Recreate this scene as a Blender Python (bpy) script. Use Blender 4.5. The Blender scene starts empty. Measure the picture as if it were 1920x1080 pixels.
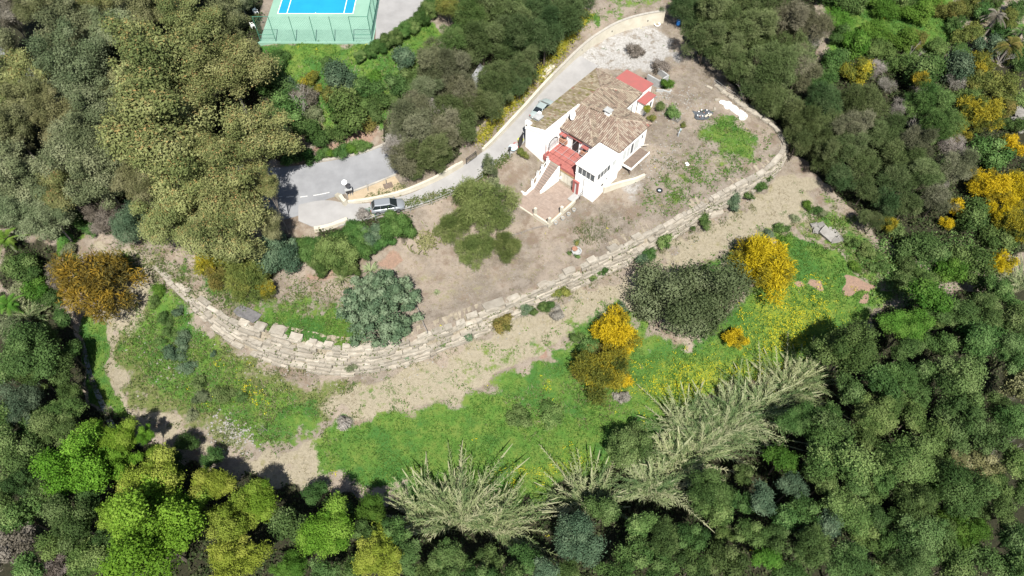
import bpy, math, random
import numpy as np
from math import radians, sin, cos, pi
from mathutils import Vector, Matrix

S = bpy.context.scene
COL = S.collection
# ------------------------------------------------------------------ camera, sky, sun, exposure
CAM_H, PITCH, FPX = 68.0, radians(55.6), 1300.0
cd = bpy.data.cameras.new("camera"); cam = bpy.data.objects.new("camera", cd); COL.objects.link(cam)
cam.location = (0, 0, CAM_H); cam.rotation_euler = (pi/2 - PITCH, 0, 0)
cd.sensor_width = 36; cd.lens = 36*FPX/1920; cd.clip_start = 0.5; cd.clip_end = 1500
S.camera = cam
W = bpy.data.worlds.new("World"); S.world = W; W.use_nodes = True
wn = W.node_tree
for n in list(wn.nodes): wn.nodes.remove(n)
SUN_EL, SUN_AZ = radians(55), radians(173)      # azimuth clockwise from +Y: behind the camera, a touch to its right
sky = wn.nodes.new("ShaderNodeTexSky"); sky.sky_type = 'NISHITA'; sky.sun_disc = False
sky.sun_elevation = SUN_EL; sky.sun_rotation = SUN_AZ
bg = wn.nodes.new("ShaderNodeBackground"); bg.inputs[1].default_value = 0.052
wo = wn.nodes.new("ShaderNodeOutputWorld")
wn.links.new(sky.outputs[0], bg.inputs[0]); wn.links.new(bg.outputs[0], wo.inputs[0])
sd = bpy.data.lights.new("sun", 'SUN'); sd.energy = 4.6; sd.angle = radians(0.5); sd.color = (1.0, 0.955, 0.88)
sun = bpy.data.objects.new("sun", sd); COL.objects.link(sun); sun.location = (0, -40, 120)
sv = Vector((sin(SUN_AZ)*cos(SUN_EL), cos(SUN_AZ)*cos(SUN_EL), sin(SUN_EL)))
sun.rotation_euler = (-sv).to_track_quat('-Z', 'Y').to_euler()
S.view_settings.view_transform = 'Standard'; S.view_settings.look = 'None'
S.view_settings.exposure = 1.15; S.view_settings.gamma = 1.0; S.view_settings.use_curve_mapping = False
S.cycles.max_bounces = 5; S.cycles.diffuse_bounces = 3; S.cycles.glossy_bounces = 2
S.cycles.transmission_bounces = 3; S.cycles.transparent_max_bounces = 4
S.cycles.caustics_reflective = False; S.cycles.caustics_refractive = False

# ------------------------------------------------------------------ pixels of the survey photograph -> points in the place
cP, sP = cos(PITCH), sin(PITCH)
def ray(px, py):
    x = (px-960)/FPX; y = (540-py)/FPX
    return np.array([x, cP+y*sP, -sP+y*cP])
def un(px, py, z):
    d = ray(px, py); t = (z-CAM_H)/d[2]
    return d[0]*t, d[1]*t

# ------------------------------------------------------------------ terrain: two thin-plate surfaces, above and below the boulder wall
UP = [(560,400,-.3),(640,400,-.3),(723,395,-.2),(820,350,-.1),(900,295,0),(960,250,0),(990,274,-.2),(1010,180,.2),(1060,130,.3),(1130,90,.5),(1200,80,.5),(1240,60,.6),(1300,150,.1),(1350,200,-.3),(1230,200,-.2),(1200,240,-.5),
(1215,290,-1.1),(1180,330,-1.8),(1140,375,-2.4),(1300,250,-.8),(1400,250,-1),(1460,290,-1.6),(1350,350,-2),(1250,410,-2.6),(1150,460,-3),(1050,510,-3.3),(960,550,-3.5),(850,600,-3.8),(760,620,-4),(640,640,-4.2),(560,625,-4.2),(480,610,-4.2),
(400,560,-4.2),(287,497,-4.3),(1000,400,-2.5),(1040,420,-2.6),(970,360,-2.3),(930,370,-2.1),(900,420,-2.5),(800,440,-2.2),(770,420,-1.2),(800,480,-3),(720,490,-3.2),(650,540,-3.8),(580,540,-3.8),(450,500,-3.5),(600,470,-2),(520,470,-2),(500,430,-.8),
(900,340,-.7),(985,300,-1.2),(600,350,0),(520,340,0),(700,300,.4),(650,330,.1),(800,250,1.2),(880,180,2.2),(600,270,1.5),(560,200,4),(640,180,4.5),(720,200,3.5),(520,110,7.2),(600,85,7.8),(506,77,7.9),(700,77,7.9),(660,30,7.9),(600,0,7.9),(700,-30,7.9),
(500,-30,7.9),(760,20,7.6),(800,60,6.2),(860,100,4.8),(940,120,3),(1000,110,1.8),(1060,60,2.5),(1100,30,2.8),(1180,10,2.5),(1250,0,2.4),(1200,-60,4),(900,0,6),(1000,-60,5.5),(450,350,0),(400,300,.5),(300,250,1),(200,200,1.5),(100,150,2),(0,80,2.5),
(350,150,3.5),(430,100,6),(250,50,5),(100,20,4),(0,-60,5),(300,-50,7),(430,0,7.8),(300,400,-1.5),(200,420,-3),(100,400,-3.3),(0,380,-3.3),(250,470,-4.2)]
WX = [(180,470,-4.6),(90,462,-5),(0,458,-5.2),(-150,455,-5.5)]                      # where both surfaces meet, west
EX = [(1300,90,.4),(1285,40,.8),(1275,-60,1.5)]                                       # and east
UP += WX + EX + [(1475,285,-1.6),(1430,225,-1.0),(1370,180,-.4),(1340,140,0)]
LO = WX + EX + [(1440,220,-2.4),(1390,180,-1.5),(1340,140,-.5),(285,497,-4.4),(260,560,-5.5),(210,600,-6.5),(330,560,-5.6),(400,620,-6.8),(480,675,-7.5),(560,698,-8),(640,705,-8.1),(740,692,-7.9),(830,660,-7.5),(920,620,-7),(1010,575,-6.6),
(1110,530,-6.2),(1200,490,-5.8),(1300,425,-5.2),(1400,370,-4.7),(1465,320,-4.3),(1480,280,-3.9),(1520,340,-4.5),(1560,380,-5),(700,750,-8.6),(900,680,-8),(1100,590,-7),(1250,520,-6.4),(1400,440,-5.6),(1500,420,-5.8),(1560,440,-6),(1650,460,-6.2),
(1720,500,-6.5),(1620,540,-7.5),(1450,560,-7.5),(1300,620,-8),(1150,680,-8.8),(1000,760,-9.6),(850,800,-10),(700,830,-10.2),(600,800,-9.8),(560,880,-10.6),(450,830,-10),(350,760,-9.4),(300,680,-8),(240,640,-7.4),(220,740,-9),(180,700,-10.2),
(200,770,-11.5),(160,640,-9.6),(150,590,-8),(100,540,-6.8),(0,560,-7),(0,650,-9),(60,750,-11),(0,900,-12),(200,900,-12),(400,950,-12),(600,950,-11.8),(800,930,-11.2),(1000,890,-10.8),(1150,830,-10.4),(1300,740,-9.8),(1450,680,-9.4),(1550,650,-9.2),
(1700,600,-9),(1800,560,-8.5),(1920,520,-8),(1920,700,-11),(1700,750,-11),(1500,800,-11.5),(1300,900,-12),(1500,950,-12.5),(1800,950,-12.5),(1000,1050,-12.5),(600,1080,-12.8),(200,1080,-13),(1400,1080,-13),(1900,1080,-13),(1600,350,-4.8),(1650,300,-4.2),
(1550,250,-3),(1500,180,-1.8),(1450,100,-.3),(1600,180,-2.5),(1700,200,-3.5),(1800,300,-5),(1900,350,-5.5),(1850,200,-4),(1750,100,-2),(1900,100,-2.5),(1650,30,0),(1500,0,1),(1800,0,-1),(1920,-20,-1),(1700,400,-5.5),(1800,450,-6.5)]
class TPS:
    def __init__(s, pts, lam=2.0):
        P = np.array([(*un(a, b, z), z) for a, b, z in pts]); s.c = P[:, :2]; n = len(P)
        K = s.phi(s.c, s.c) + lam*np.eye(n); A = np.zeros((n+3, n+3)); A[:n, :n] = K
        A[:n, n] = 1; A[:n, n+1:] = s.c; A[n, :n] = 1; A[n+1:, :n] = s.c.T
        s.w = np.linalg.solve(A, np.concatenate([P[:, 2], [0, 0, 0]]))
    @staticmethod
    def phi(a, b):
        d2 = ((a[:, None, :]-b[None, :, :])**2).sum(2)
        return 0.5*d2*np.log(d2+1e-9)
    def __call__(s, xy):
        out = np.empty(len(xy))
        for i in range(0, len(xy), 20000):
            q = xy[i:i+20000]; n = len(s.c)
            out[i:i+20000] = s.phi(q, s.c)@s.w[:n] + s.w[n] + q@s.w[n+1:]
        return np.clip(out, -15, 13)
f_up, f_lo = TPS(UP), TPS(LO)
# the boulder wall: its top line and its foot, left to right
WT = [(287,497,-4.3),(330,530,-4.3),(375,560,-4.2),(415,592,-4.2),(455,612,-4.2),(500,624,-4.2),(560,640,-4.2),(620,652,-4.2),(680,656,-4.1),(740,646,-4.0),(800,628,-3.9),(850,610,-3.8),(900,590,-3.7),(950,570,-3.6),(1010,543,-3.5),(1060,518,-3.3),
(1105,496,-3.2),(1150,473,-3.0),(1200,445,-2.8),(1250,422,-2.6),(1302,392,-2.3),(1344,369,-2.1),(1378,350,-1.9),(1425,328,-1.7),(1455,305,-1.6),(1470,283,-1.5),(1468,262,-1.4),(1452,240,-1.2),(1430,223,-1.0),(1400,204,-.7),(1370,184,-.4),(1340,160,-.2)]
WB = [(287,498,-4.45),(318,540,-5.2),(352,572,-5.8),(384,607,-6.6),(415,634,-7),(450,657,-7.3),(490,677,-7.6),(530,692,-7.9),(580,702,-8.0),(640,706,-8.1),(700,701,-8.0),(760,686,-7.8),(800,673,-7.6),(830,660,-7.5),(880,640,-7.2),(920,621,-7),
(970,595,-6.8),(1010,576,-6.6),(1060,552,-6.4),(1110,530,-6.2),(1160,507,-6),(1205,486,-5.8),(1250,457,-5.5),(1300,426,-5.2),(1350,402,-5),(1400,373,-4.7),(1440,347,-4.5),(1465,320,-4.3),(1478,290,-3.9),(1479,268,-3.5),(1462,240,-2.9),(1438,220,-2.4),(1405,200,-1.8),(1375,182,-1.2),(1342,160,-.5)]
wt = np.array([(*un(a, b, z), z) for a, b, z in WT]); wb = np.array([(*un(a, b, z), z) for a, b, z in WB])
def inpoly(xy, poly):
    x, y = xy[:, 0], xy[:, 1]; r = np.zeros(len(xy), bool); n = len(poly)
    for i in range(n):
        (x1, y1), (x2, y2) = poly[i], poly[(i+1) % n]
        if y1 == y2: continue
        c = ((y1 > y) != (y2 > y)) & (x < (x2-x1)*(y-y1)/(y2-y1)+x1)
        r ^= c
    return r
def polydist(xy, poly, closed=True):
    d = np.full(len(xy), 1e9); n = len(poly)
    for i in range(n if closed else n-1):
        a = np.array(poly[i]); b = np.array(poly[(i+1) % n]); ab = b-a; L = ab@ab+1e-12
        t = np.clip(((xy-a)@ab)/L, 0, 1); q = xy-a-t[:, None]*ab
        d = np.minimum(d, np.sqrt((q*q).sum(1)))
    return d
mid = wt[:, :2].copy()
UPPOLY = [tuple(p) for p in mid] + [un(*p)[:2] for p in EX] + [(60, 400), (-400, 400)] + [un(*p)[:2] for p in WX[::-1]]
# the house: its own axes (along the drive, away from the drive)
TH = radians(48.5); HO = np.array([2.15, 70.33])
HU = np.array([cos(TH), sin(TH)]); HV = np.array([sin(TH), -cos(TH)])
def hp(a, b, z=0.0): p = HO+HU*a+HV*b; return (p[0], p[1], z)
court = [un(487,78,8)[:2], un(700,76,8)[:2], (un(700,76,8)[0]+.9, 130.), (un(487,78,8)[0]+.5, 130.)]
patio = [hp(-7.3,4.3)[:2], hp(-7.35,10.0)[:2], hp(-1.9,9.75)[:2], hp(0,9.4)[:2], hp(0,4.3)[:2]]
def terr(xy):
    xy = np.asarray(xy, float).reshape(-1, 2)
    ins = inpoly(xy, UPPOLY); z = np.where(ins, f_up(xy), f_lo(xy))
    d = polydist(xy, court); c = inpoly(xy, court) | (d < .6); z = np.where(c, np.minimum(z, 7.85), z)
    d = polydist(xy, patio); c = inpoly(xy, patio) | (d < .5); z = np.where(c, -2.62, z)
    return z
def zt(x, y): return float(terr([(x, y)])[0])
_zs = np.linspace(16, -16, 161)
def at(px, py, h=0.0):
    """the point h metres above the ground that the survey pixel shows"""
    d = ray(px, py); t = (_zs-CAM_H)/d[2]; xy = np.stack([d[0]*t, d[1]*t], 1)
    g = _zs - terr(xy) - h; k = np.argmax(g < 0) if (g < 0).any() else len(_zs)-1
    if k == 0: return xy[0, 0], xy[0, 1], _zs[0]
    f = g[k-1]/(g[k-1]-g[k]+1e-9); f = min(max(f, 0), 1)
    z = _zs[k-1]+(_zs[k]-_zs[k-1])*f; x, y = un(px, py, z)
    return x, y, z
def g2(px, py): return at(px, py)[:2]
def dep(p): return p[1]*cP-(p[2]-CAM_H)*sP

# ------------------------------------------------------------------ materials
def nd(nt, t, **k):
    n = nt.nodes.new(t)
    for a, v in k.items():
        if a.startswith('i'): n.inputs[int(a[1:])].default_value = v
        else: setattr(n, a, v)
    return n
MATS = {}
def mat(name, c, rough=.8, var=.25, scale=3., metal=0., spec=.3, c2=None, bump=0., fine=None, orand=0.):
    """diffuse surface whose colour wanders between c and c2 (or a darker c) on two scales"""
    if name in MATS: return MATS[name]
    m = bpy.data.materials.new(name); m.use_nodes = True; nt = m.node_tree; b = nt.nodes['Principled BSDF']
    c2 = c2 or tuple(v*(1-var) for v in c)
    tc = nd(nt, 'ShaderNodeNewGeometry')
    n1 = nd(nt, 'ShaderNodeTexNoise'); n1.inputs['Scale'].default_value = scale; n1.inputs['Detail'].default_value = 6; n1.inputs['Roughness'].default_value = .65
    nt.links.new(tc.outputs['Position'], n1.inputs['Vector'])
    mx = nd(nt, 'ShaderNodeMix', data_type='RGBA'); mx.inputs[6].default_value = (*c, 1); mx.inputs[7].default_value = (*c2, 1)
    rp = nd(nt, 'ShaderNodeValToRGB'); rp.color_ramp.elements[0].position = .36; rp.color_ramp.elements[1].position = .66
    nt.links.new(n1.outputs[0], rp.inputs[0]); nt.links.new(rp.outputs[0], mx.inputs[0])
    out = mx.outputs[2]
    if orand:
        oi = nd(nt, 'ShaderNodeObjectInfo'); hs = nd(nt, 'ShaderNodeHueSaturation'); mr = nd(nt, 'ShaderNodeMapRange')
        mr.inputs[3].default_value = 1-orand; mr.inputs[4].default_value = 1+orand
        nt.links.new(oi.outputs['Random'], mr.inputs[0]); nt.links.new(mr.outputs[0], hs.inputs['Value']); nt.links.new(out, hs.inputs['Color']); out = hs.outputs[0]
    nt.links.new(out, b.inputs['Base Color'])
    b.inputs['Roughness'].default_value = rough; b.inputs['Metallic'].default_value = metal; b.inputs['Specular IOR Level'].default_value = spec
    if bump:
        bm = nd(nt, 'ShaderNodeBump'); bm.inputs['Strength'].default_value = bump; bm.inputs['Distance'].default_value = .05
        n2 = nd(nt, 'ShaderNodeTexNoise'); n2.inputs['Scale'].default_value = fine or scale*6; n2.inputs['Detail'].default_value = 5
        nt.links.new(tc.outputs['Position'], n2.inputs['Vector']); nt.links.new(n2.outputs[0], bm.inputs['Height']); nt.links.new(bm.outputs[0], b.inputs['Normal'])
    MATS[name] = m; return m
def leaf_mat(name, cols, trans=.3, tip=None, hue=.03, val=.22):
    """leaves: colour from the per-leaf attribute through a ramp, shifted a little per plant"""
    if name in MATS: return MATS[name]
    m = bpy.data.materials.new(name); m.use_nodes = True; nt = m.node_tree
    for n in list(nt.nodes): nt.nodes.remove(n)
    at_ = nd(nt, 'ShaderNodeAttribute'); at_.attribute_name = 'leafc'; sp = nd(nt, 'ShaderNodeSeparateColor'); nt.links.new(at_.outputs['Color'], sp.inputs[0])
    oi = nd(nt, 'ShaderNodeObjectInfo')
    # r = leaf, g = clump, b = outer
    a1 = nd(nt, 'ShaderNodeMath', operation='MULTIPLY'); a1.inputs[1].default_value = .28; nt.links.new(sp.outputs[0], a1.inputs[0])
    a2 = nd(nt, 'ShaderNodeMath', operation='MULTIPLY_ADD'); a2.inputs[1].default_value = .72; nt.links.new(sp.outputs[1], a2.inputs[0]); nt.links.new(a1.outputs[0], a2.inputs[2])
    rp = nd(nt, 'ShaderNodeValToRGB'); el = rp.color_ramp.elements
    while len(el) < len(cols): el.new(.5)
    for i, c in enumerate(cols): el[i].position = .12+.76*i/(len(cols)-1); el[i].color = (*c, 1)
    nt.links.new(a2.outputs[0], rp.inputs[0]); out = rp.outputs[0]
    if tip:
        mx = nd(nt, 'ShaderNodeMix', data_type='RGBA'); mx.inputs[7].default_value = (*tip[0], 1)
        mr = nd(nt, 'ShaderNodeMapRange'); mr.inputs[1].default_value = tip[1]; mr.inputs[2].default_value = min(1.0, tip[1]+.15)
        nt.links.new(sp.outputs[2], mr.inputs[0]); nt.links.new(mr.outputs[0], mx.inputs[0]); nt.links.new(out, mx.inputs[6]); out = mx.outputs[2]
    hs = nd(nt, 'ShaderNodeHueSaturation')
    mh = nd(nt, 'ShaderNodeMapRange'); mh.inputs[3].default_value = .5-hue; mh.inputs[4].default_value = .5+hue; nt.links.new(oi.outputs['Random'], mh.inputs[0]); nt.links.new(mh.outputs[0], hs.inputs['Hue'])
    ml = nd(nt, 'ShaderNodeMath', operation='MULTIPLY'); ml.inputs[1].default_value = 7.31; nt.links.new(oi.outputs['Random'], ml.inputs[0])
    fr = nd(nt, 'ShaderNodeMath', operation='FRACT'); nt.links.new(ml.outputs[0], fr.inputs[0])
    mv = nd(nt, 'ShaderNodeMapRange'); mv.inputs[3].default_value = 1-val; mv.inputs[4].default_value = 1+val; nt.links.new(fr.outputs[0], mv.inputs[0]); nt.links.new(mv.outputs[0], hs.inputs['Value'])
    nt.links.new(out, hs.inputs['Color'])
    d = nd(nt, 'ShaderNodeBsdfPrincipled'); d.inputs['Roughness'].default_value = .7; d.inputs['Specular IOR Level'].default_value = .12
    t = nd(nt, 'ShaderNodeBsdfTranslucent'); ms = nd(nt, 'ShaderNodeMixShader'); ms.inputs[0].default_value = trans
    nt.links.new(hs.outputs[0], d.inputs['Base Color']); nt.links.new(hs.outputs[0], t.inputs[0])
    nt.links.new(d.outputs[0], ms.inputs[1]); nt.links.new(t.outputs[0], ms.inputs[2])
    o = nd(nt, 'ShaderNodeOutputMaterial'); nt.links.new(ms.outputs[0], o.inputs[0])
    MATS[name] = m; return m

# ------------------------------------------------------------------ mesh and object helpers
def mesh_np(name, V, Fc, m=None, attr=None, smooth=False):
    """one mesh from numpy arrays; every face has the same number of corners"""
    V = np.asarray(V, np.float32); Fc = np.asarray(Fc, np.int32); k = Fc.shape[1]
    me = bpy.data.meshes.new(name); me.vertices.add(len(V)); me.vertices.foreach_set('co', V.ravel())
    me.loops.add(Fc.size); me.loops.foreach_set('vertex_index', Fc.ravel())
    me.polygons.add(len(Fc)); me.polygons.foreach_set('loop_start', np.arange(0, Fc.size, k, dtype=np.int32))
    try: me.polygons.foreach_set('loop_total', np.full(len(Fc), k, np.int32))
    except Exception: pass
    me.update(calc_edges=True)
    me.polygons.foreach_set('use_smooth', np.full(len(Fc), bool(smooth)))
    for an, av in (attr or {}).items():
        a = me.attributes.new(an, 'FLOAT_COLOR', 'POINT'); c = np.ones((len(V), 4), np.float32); c[:, :av.shape[1]] = av; a.data.foreach_set('color', c.ravel())
    if m: me.materials.append(m)
    return me
def link(name, me, parent=None, loc=(0,0,0), rot=(0,0,0), sc=(1,1,1), **p):
    o = bpy.data.objects.new(name, me); COL.objects.link(o); o.location = loc; o.rotation_euler = rot; o.scale = sc
    if parent: o.parent = parent
    for k, v in p.items(): o[k] = v
    return o
def empty(name, loc=(0,0,0), rz=0., **p):
    o = bpy.data.objects.new(name, None); COL.objects.link(o); o.location = loc; o.rotation_euler = (0, 0, rz); o.empty_display_size = .3
    for k, v in p.items(): o[k] = v
    return o
class MB:
    """collects boxes, tubes and faces and links them as ONE mesh"""
    def __init__(s): s.v = []; s.f = []; s.c = []
    def add(s, vs, fs, col=None):
        n = len(s.v); s.v += [tuple(map(float, v)) for v in vs]; s.f += [tuple(n+i for i in f) for f in fs]
        s.c += [col or (.5, .5, .5)]*len(vs)
    def box(s, x0, x1, y0, y1, z0, z1, col=None):
        s.add([(x0,y0,z0),(x1,y0,z0),(x1,y1,z0),(x0,y1,z0),(x0,y0,z1),(x1,y0,z1),(x1,y1,z1),(x0,y1,z1)],
              [(0,3,2,1),(4,5,6,7),(0,1,5,4),(1,2,6,5),(2,3,7,6),(3,0,4,7)], col)
    def prism(s, poly, z0, z1, col=None):
        """poly counter-clockwise in plan; z0, z1 numbers or per-corner lists"""
        n = len(poly); a = [z0]*n if np.isscalar(z0) else z0; b = [z1]*n if np.isscalar(z1) else z1
        ar = sum(poly[i][0]*poly[(i+1)%n][1]-poly[(i+1)%n][0]*poly[i][1] for i in range(n))
        if ar < 0: poly = poly[::-1]; a = list(a)[::-1]; b = list(b)[::-1]
        s.add([(p[0],p[1],q) for p, q in zip(poly, a)]+[(p[0],p[1],q) for p, q in zip(poly, b)],
              [tuple(range(n))[::-1], tuple(range(n, 2*n))]+[(i,(i+1)%n,n+(i+1)%n,n+i) for i in range(n)], col)
    def hbox(s, a0, a1, b0, b1, z0, z1, col=None): s.prism([hp(a0,b0)[:2],hp(a1,b0)[:2],hp(a1,b1)[:2],hp(a0,b1)[:2]], z0, z1, col)
    def tube(s, p0, p1, r0, r1=None, n=6, col=None):
        p0, p1 = Vector(p0), Vector(p1); r1 = r0 if r1 is None else r1; d = (p1-p0)
        if d.length < 1e-6: return
        q = d.to_track_quat('Z', 'Y'); X = q@Vector((1,0,0)); Y = q@Vector((0,1,0)); vs = []
        for p, r in ((p0, r0), (p1, r1)):
            for i in range(n): w = 2*pi*i/n; vs.append(p+X*(r*cos(w))+Y*(r*sin(w)))
        s.add(vs, [(i,(i+1)%n,n+(i+1)%n,n+i) for i in range(n)]+[tuple(range(n))[::-1], tuple(range(n, 2*n))], col)
    def path(s, pts, r, n=5, col=None):
        for a, b in zip(pts[:-1], pts[1:]): s.tube(a, b, r, r, n, col)
    def mesh(s, name, m, smooth=False):
        me = bpy.data.meshes.new(name); me.from_pydata(s.v, [], s.f); me.update()
        a = me.attributes.new('leafc', 'FLOAT_COLOR', 'POINT'); a.data.foreach_set('color', np.array([(*c, 1) for c in s.c], np.float32).ravel())
        if smooth: me.polygons.foreach_set('use_smooth', np.ones(len(me.polygons), bool))
        me.materials.append(m); return me
    def split(s, name, m, parent=None):
        """every box its own object"""
        for k in range(0, len(s.v), 8):
            q = MB(); q.add(s.v[k:k+8], [tuple(i-k for i in f) for f in s.f if k <= f[0] < k+8]); o = q.build(name, m, parent)
        return o
    def build(s, name, m, parent=None, smooth=False, **p):
        return link(name, s.mesh(name, m, smooth), parent, **p)
R = random.Random(7); N = np.random.default_rng(11)
# ------------------------------------------------------------------ ground sheet with its covers
def vnoise(xy, s, seed=0):
    q = np.asarray(xy)/s; i = np.floor(q).astype(int); f = q-i; f = f*f*(3-2*f)
    def h(a, b): return (np.sin(a*127.1+b*311.7+seed*74.7)*43758.5453) % 1.0
    x, y = i[:, 0], i[:, 1]
    return (h(x,y)*(1-f[:,0])+h(x+1,y)*f[:,0])*(1-f[:,1])+(h(x,y+1)*(1-f[:,0])+h(x+1,y+1)*f[:,0])*f[:,1]
def wz(pts): return [g2(*p) for p in pts]
ZG = [  # (polygon in survey pixels, strength, softness m) green grass and weeds
 ([(600,795),(700,778),(800,768),(900,738),(960,705),(1040,670),(1090,655),(1200,640),(1300,650),(1390,560),(1470,440),(1560,470),(1610,510),(1670,560),(1600,610),(1540,690),(1400,710),(1280,770),(1150,860),(1000,910),(850,910),(700,910),(610,885),(590,830)],1,1.6),
 ([(290,515),(330,555),(370,605),(400,645),(440,690),(500,725),(600,755),(595,790),(560,835),(480,840),(440,800),(390,770),(330,750),(270,720),(225,660),(230,620),(280,590)],.95,2.),
 ([(150,598),(188,600),(205,690),(245,780),(215,800),(170,730),(145,650)],1,.5),
 ([(480,572),(560,588),(640,585),(690,640),(640,652),(560,638),(500,622)],.95,1.2),
 ([(1322,225),(1370,218),(1420,262),(1425,300),(1380,308),(1345,290),(1312,255)],.78,1.6),
 ([(1230,330),(1330,300),(1400,310),(1340,350),(1270,390),(1230,380)],.45,2.2),
 ([(485,84),(705,80),(790,35),(830,60),(800,130),(735,230),(650,235),(560,200),(500,150)],.95,1.5),
 ([(1540,-40),(1780,-40),(1810,80),(1700,110),(1620,130),(1560,100)],1,2.),
 ([(1110,62),(1130,20),(1150,-40),(1290,-60),(1260,0),(1200,18)],.5,1.5),
 ([(1780,-40),(1960,-40),(1960,140),(1810,130)],.45,2.5), ([(108,440),(150,430),(150,505),(100,480)],1,.8),
 ([(1000,150),(1050,95),(1110,50),(1120,25),(1080,40),(1030,110)],.9,.8),
 ([(880,270),(930,225),(1000,155),(1010,130),(960,190),(900,250)],.8,.5),
 ([(700,230),(760,170),(790,190),(770,215),(720,262),(690,262)],.7,1),
 ([(280,495),(330,505),(420,560),(470,575),(420,590),(360,545)],.5,1),
 ([(1240,152),(1262,140),(1256,165),(1240,172)],1,.4), ([(1600,470),(1700,480),(1760,540),(1700,560),(1620,520)],.5,1.5),
 ([(1440,410),(1560,350),(1640,440),(1540,460),(1460,450)],.42,1.5),
 ([(760,900),(900,895),(1010,880),(1140,840),(1290,770),(1400,720),(1500,690),(1500,730),(1320,800),(1160,880),(1000,950),(820,960),(740,930)],.85,1.2), ([(270,480),(330,500),(400,500),(480,540),(660,560),(640,600),(480,590),(400,565),(300,505)],.6,2.), ([(170,455),(240,455),(290,490),(280,530),(220,560),(190,540)],.5,2.5), ([(640,470),(760,480),(760,600),(690,560)],.4,2.), ([(1290,230),(1450,240),(1465,290),(1340,360),(1250,400),(1180,400),(1260,330)],.36,2.5), ([(1500,390),(1560,380),(1680,470),(1780,540),(1700,600),(1600,520),(1520,450)],.55,2.),
 ([(640,720),(800,690),(1000,610),(1150,560),(1180,640),(1060,680),(900,735),(760,775),(650,790)],.42,2.5), ([(1050,600),(1190,560),(1220,640),(1100,680)],.75,2.), ([(1250,540),(1400,440),(1480,420),(1420,520),(1280,640)],.6,2.), ([(200,600),(300,520),(260,620)],.3,1.5)]
ZS = [  # straw and mown dry grass
 ([(690,725),(780,695),(850,665),(1000,590),(1110,545),(1205,500),(1300,440),(1400,385),(1480,318),(1545,350),(1480,420),(1380,455),(1250,545),(1100,615),(960,690),(850,752),(720,778),(640,775),(610,765),(640,730)],1,1.4),
 ([(170,462),(240,460),(292,500),(292,545),(262,610),(200,625),(190,600),(228,545)],1,.9),
 ([(190,590),(300,560),(240,620),(215,640)],.8,1.5), ([(430,850),(560,870),(640,890),(620,930),(500,920),(420,880)],.75,1.8), ([(188,620),(203,620),(235,720),(252,765),(330,790),(420,850),(400,860),(320,810),(240,790),(212,700)],.95,.8),
 ([(560,840),(600,800),(640,840),(600,900),(540,880),(470,870)],.9,1.),
 ([(700,480),(800,470),(860,500),(1000,480),(1060,510),(960,545),(900,580),(830,605),(790,560),(760,520)],.42,2.5),
 ([(890,340),(990,300),(1010,390),(950,430),(900,350)],.35,1.5),
 ([(1310,290),(1350,285),(1370,310),(1340,310)],.7,1)]
ZD = [  # reddish bare earth
 ([(850,500),(960,480),(1010,505),(900,545),(845,535)],.45,2.5), ([(705,478),(740,470),(760,490),(720,500)],.9,.8),
 ([(1578,520),(1605,512),(1650,540),(1640,552),(1585,548)],1,.35), ([(1500,525),(1540,522),(1545,540),(1505,540)],.85,.4), ([(1608,558),(1635,556),(1630,576),(1612,574)],.9,.4),
 ([(1010,660),(1030,655),(1032,678),(1012,680)],.8,.5), ([(560,500),(640,495),(640,530),(580,530)],.7,1.2), ([(590,265),(690,240),(720,262),(600,285)],.8,1.)]
ZW = [  # white gravel and lime dust
 ([(1082,100),(1110,78),(1150,60),(1230,48),(1262,75),(1270,105),(1240,128),(1205,130),(1170,134),(1130,134),(1100,125)],.9,1.5),
 ([(1168,345),(1185,325),(1205,325),(1212,350),(1195,378),(1172,372)],.6,1.5),
 ([(1195,250),(1250,225),(1300,240),(1270,290),(1220,280)],.3,2.),
 ([(400,790),(440,795),(470,830),(440,835),(400,815)],.55,.9), ([(245,640),(268,640),(262,665),(250,662)],.6,.5), ([(280,680),(330,690),(330,710),(285,705)],.45,.8)]
ZY = [  # yellow flowers
 ([(1390,545),(1500,520),(1590,570),(1540,680),(1440,730),(1330,780),(1210,790),(1180,720),(1230,660),(1380,640)],.64,4.5),
 ([(900,890),(1000,850),(1080,830),(1120,850),(1100,900),(1000,920)],.5,1.8), ([(360,650),(480,700),(590,745),(560,790),(460,770),(380,700)],.4,2.), ([(180,690),(205,720),(220,770),(200,770)],.45,.6),
 ([(490,86),(700,82),(690,110),(600,120),(520,110)],.36,1.5), ([(1040,115),(1100,60),(1080,50),(1030,110)],.7,.8), ([(900,255),(1000,150),(985,150),(890,250)],.6,.5), ([(960,720),(1060,690),(1120,720),(1040,760)],.3,2.)]
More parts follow.
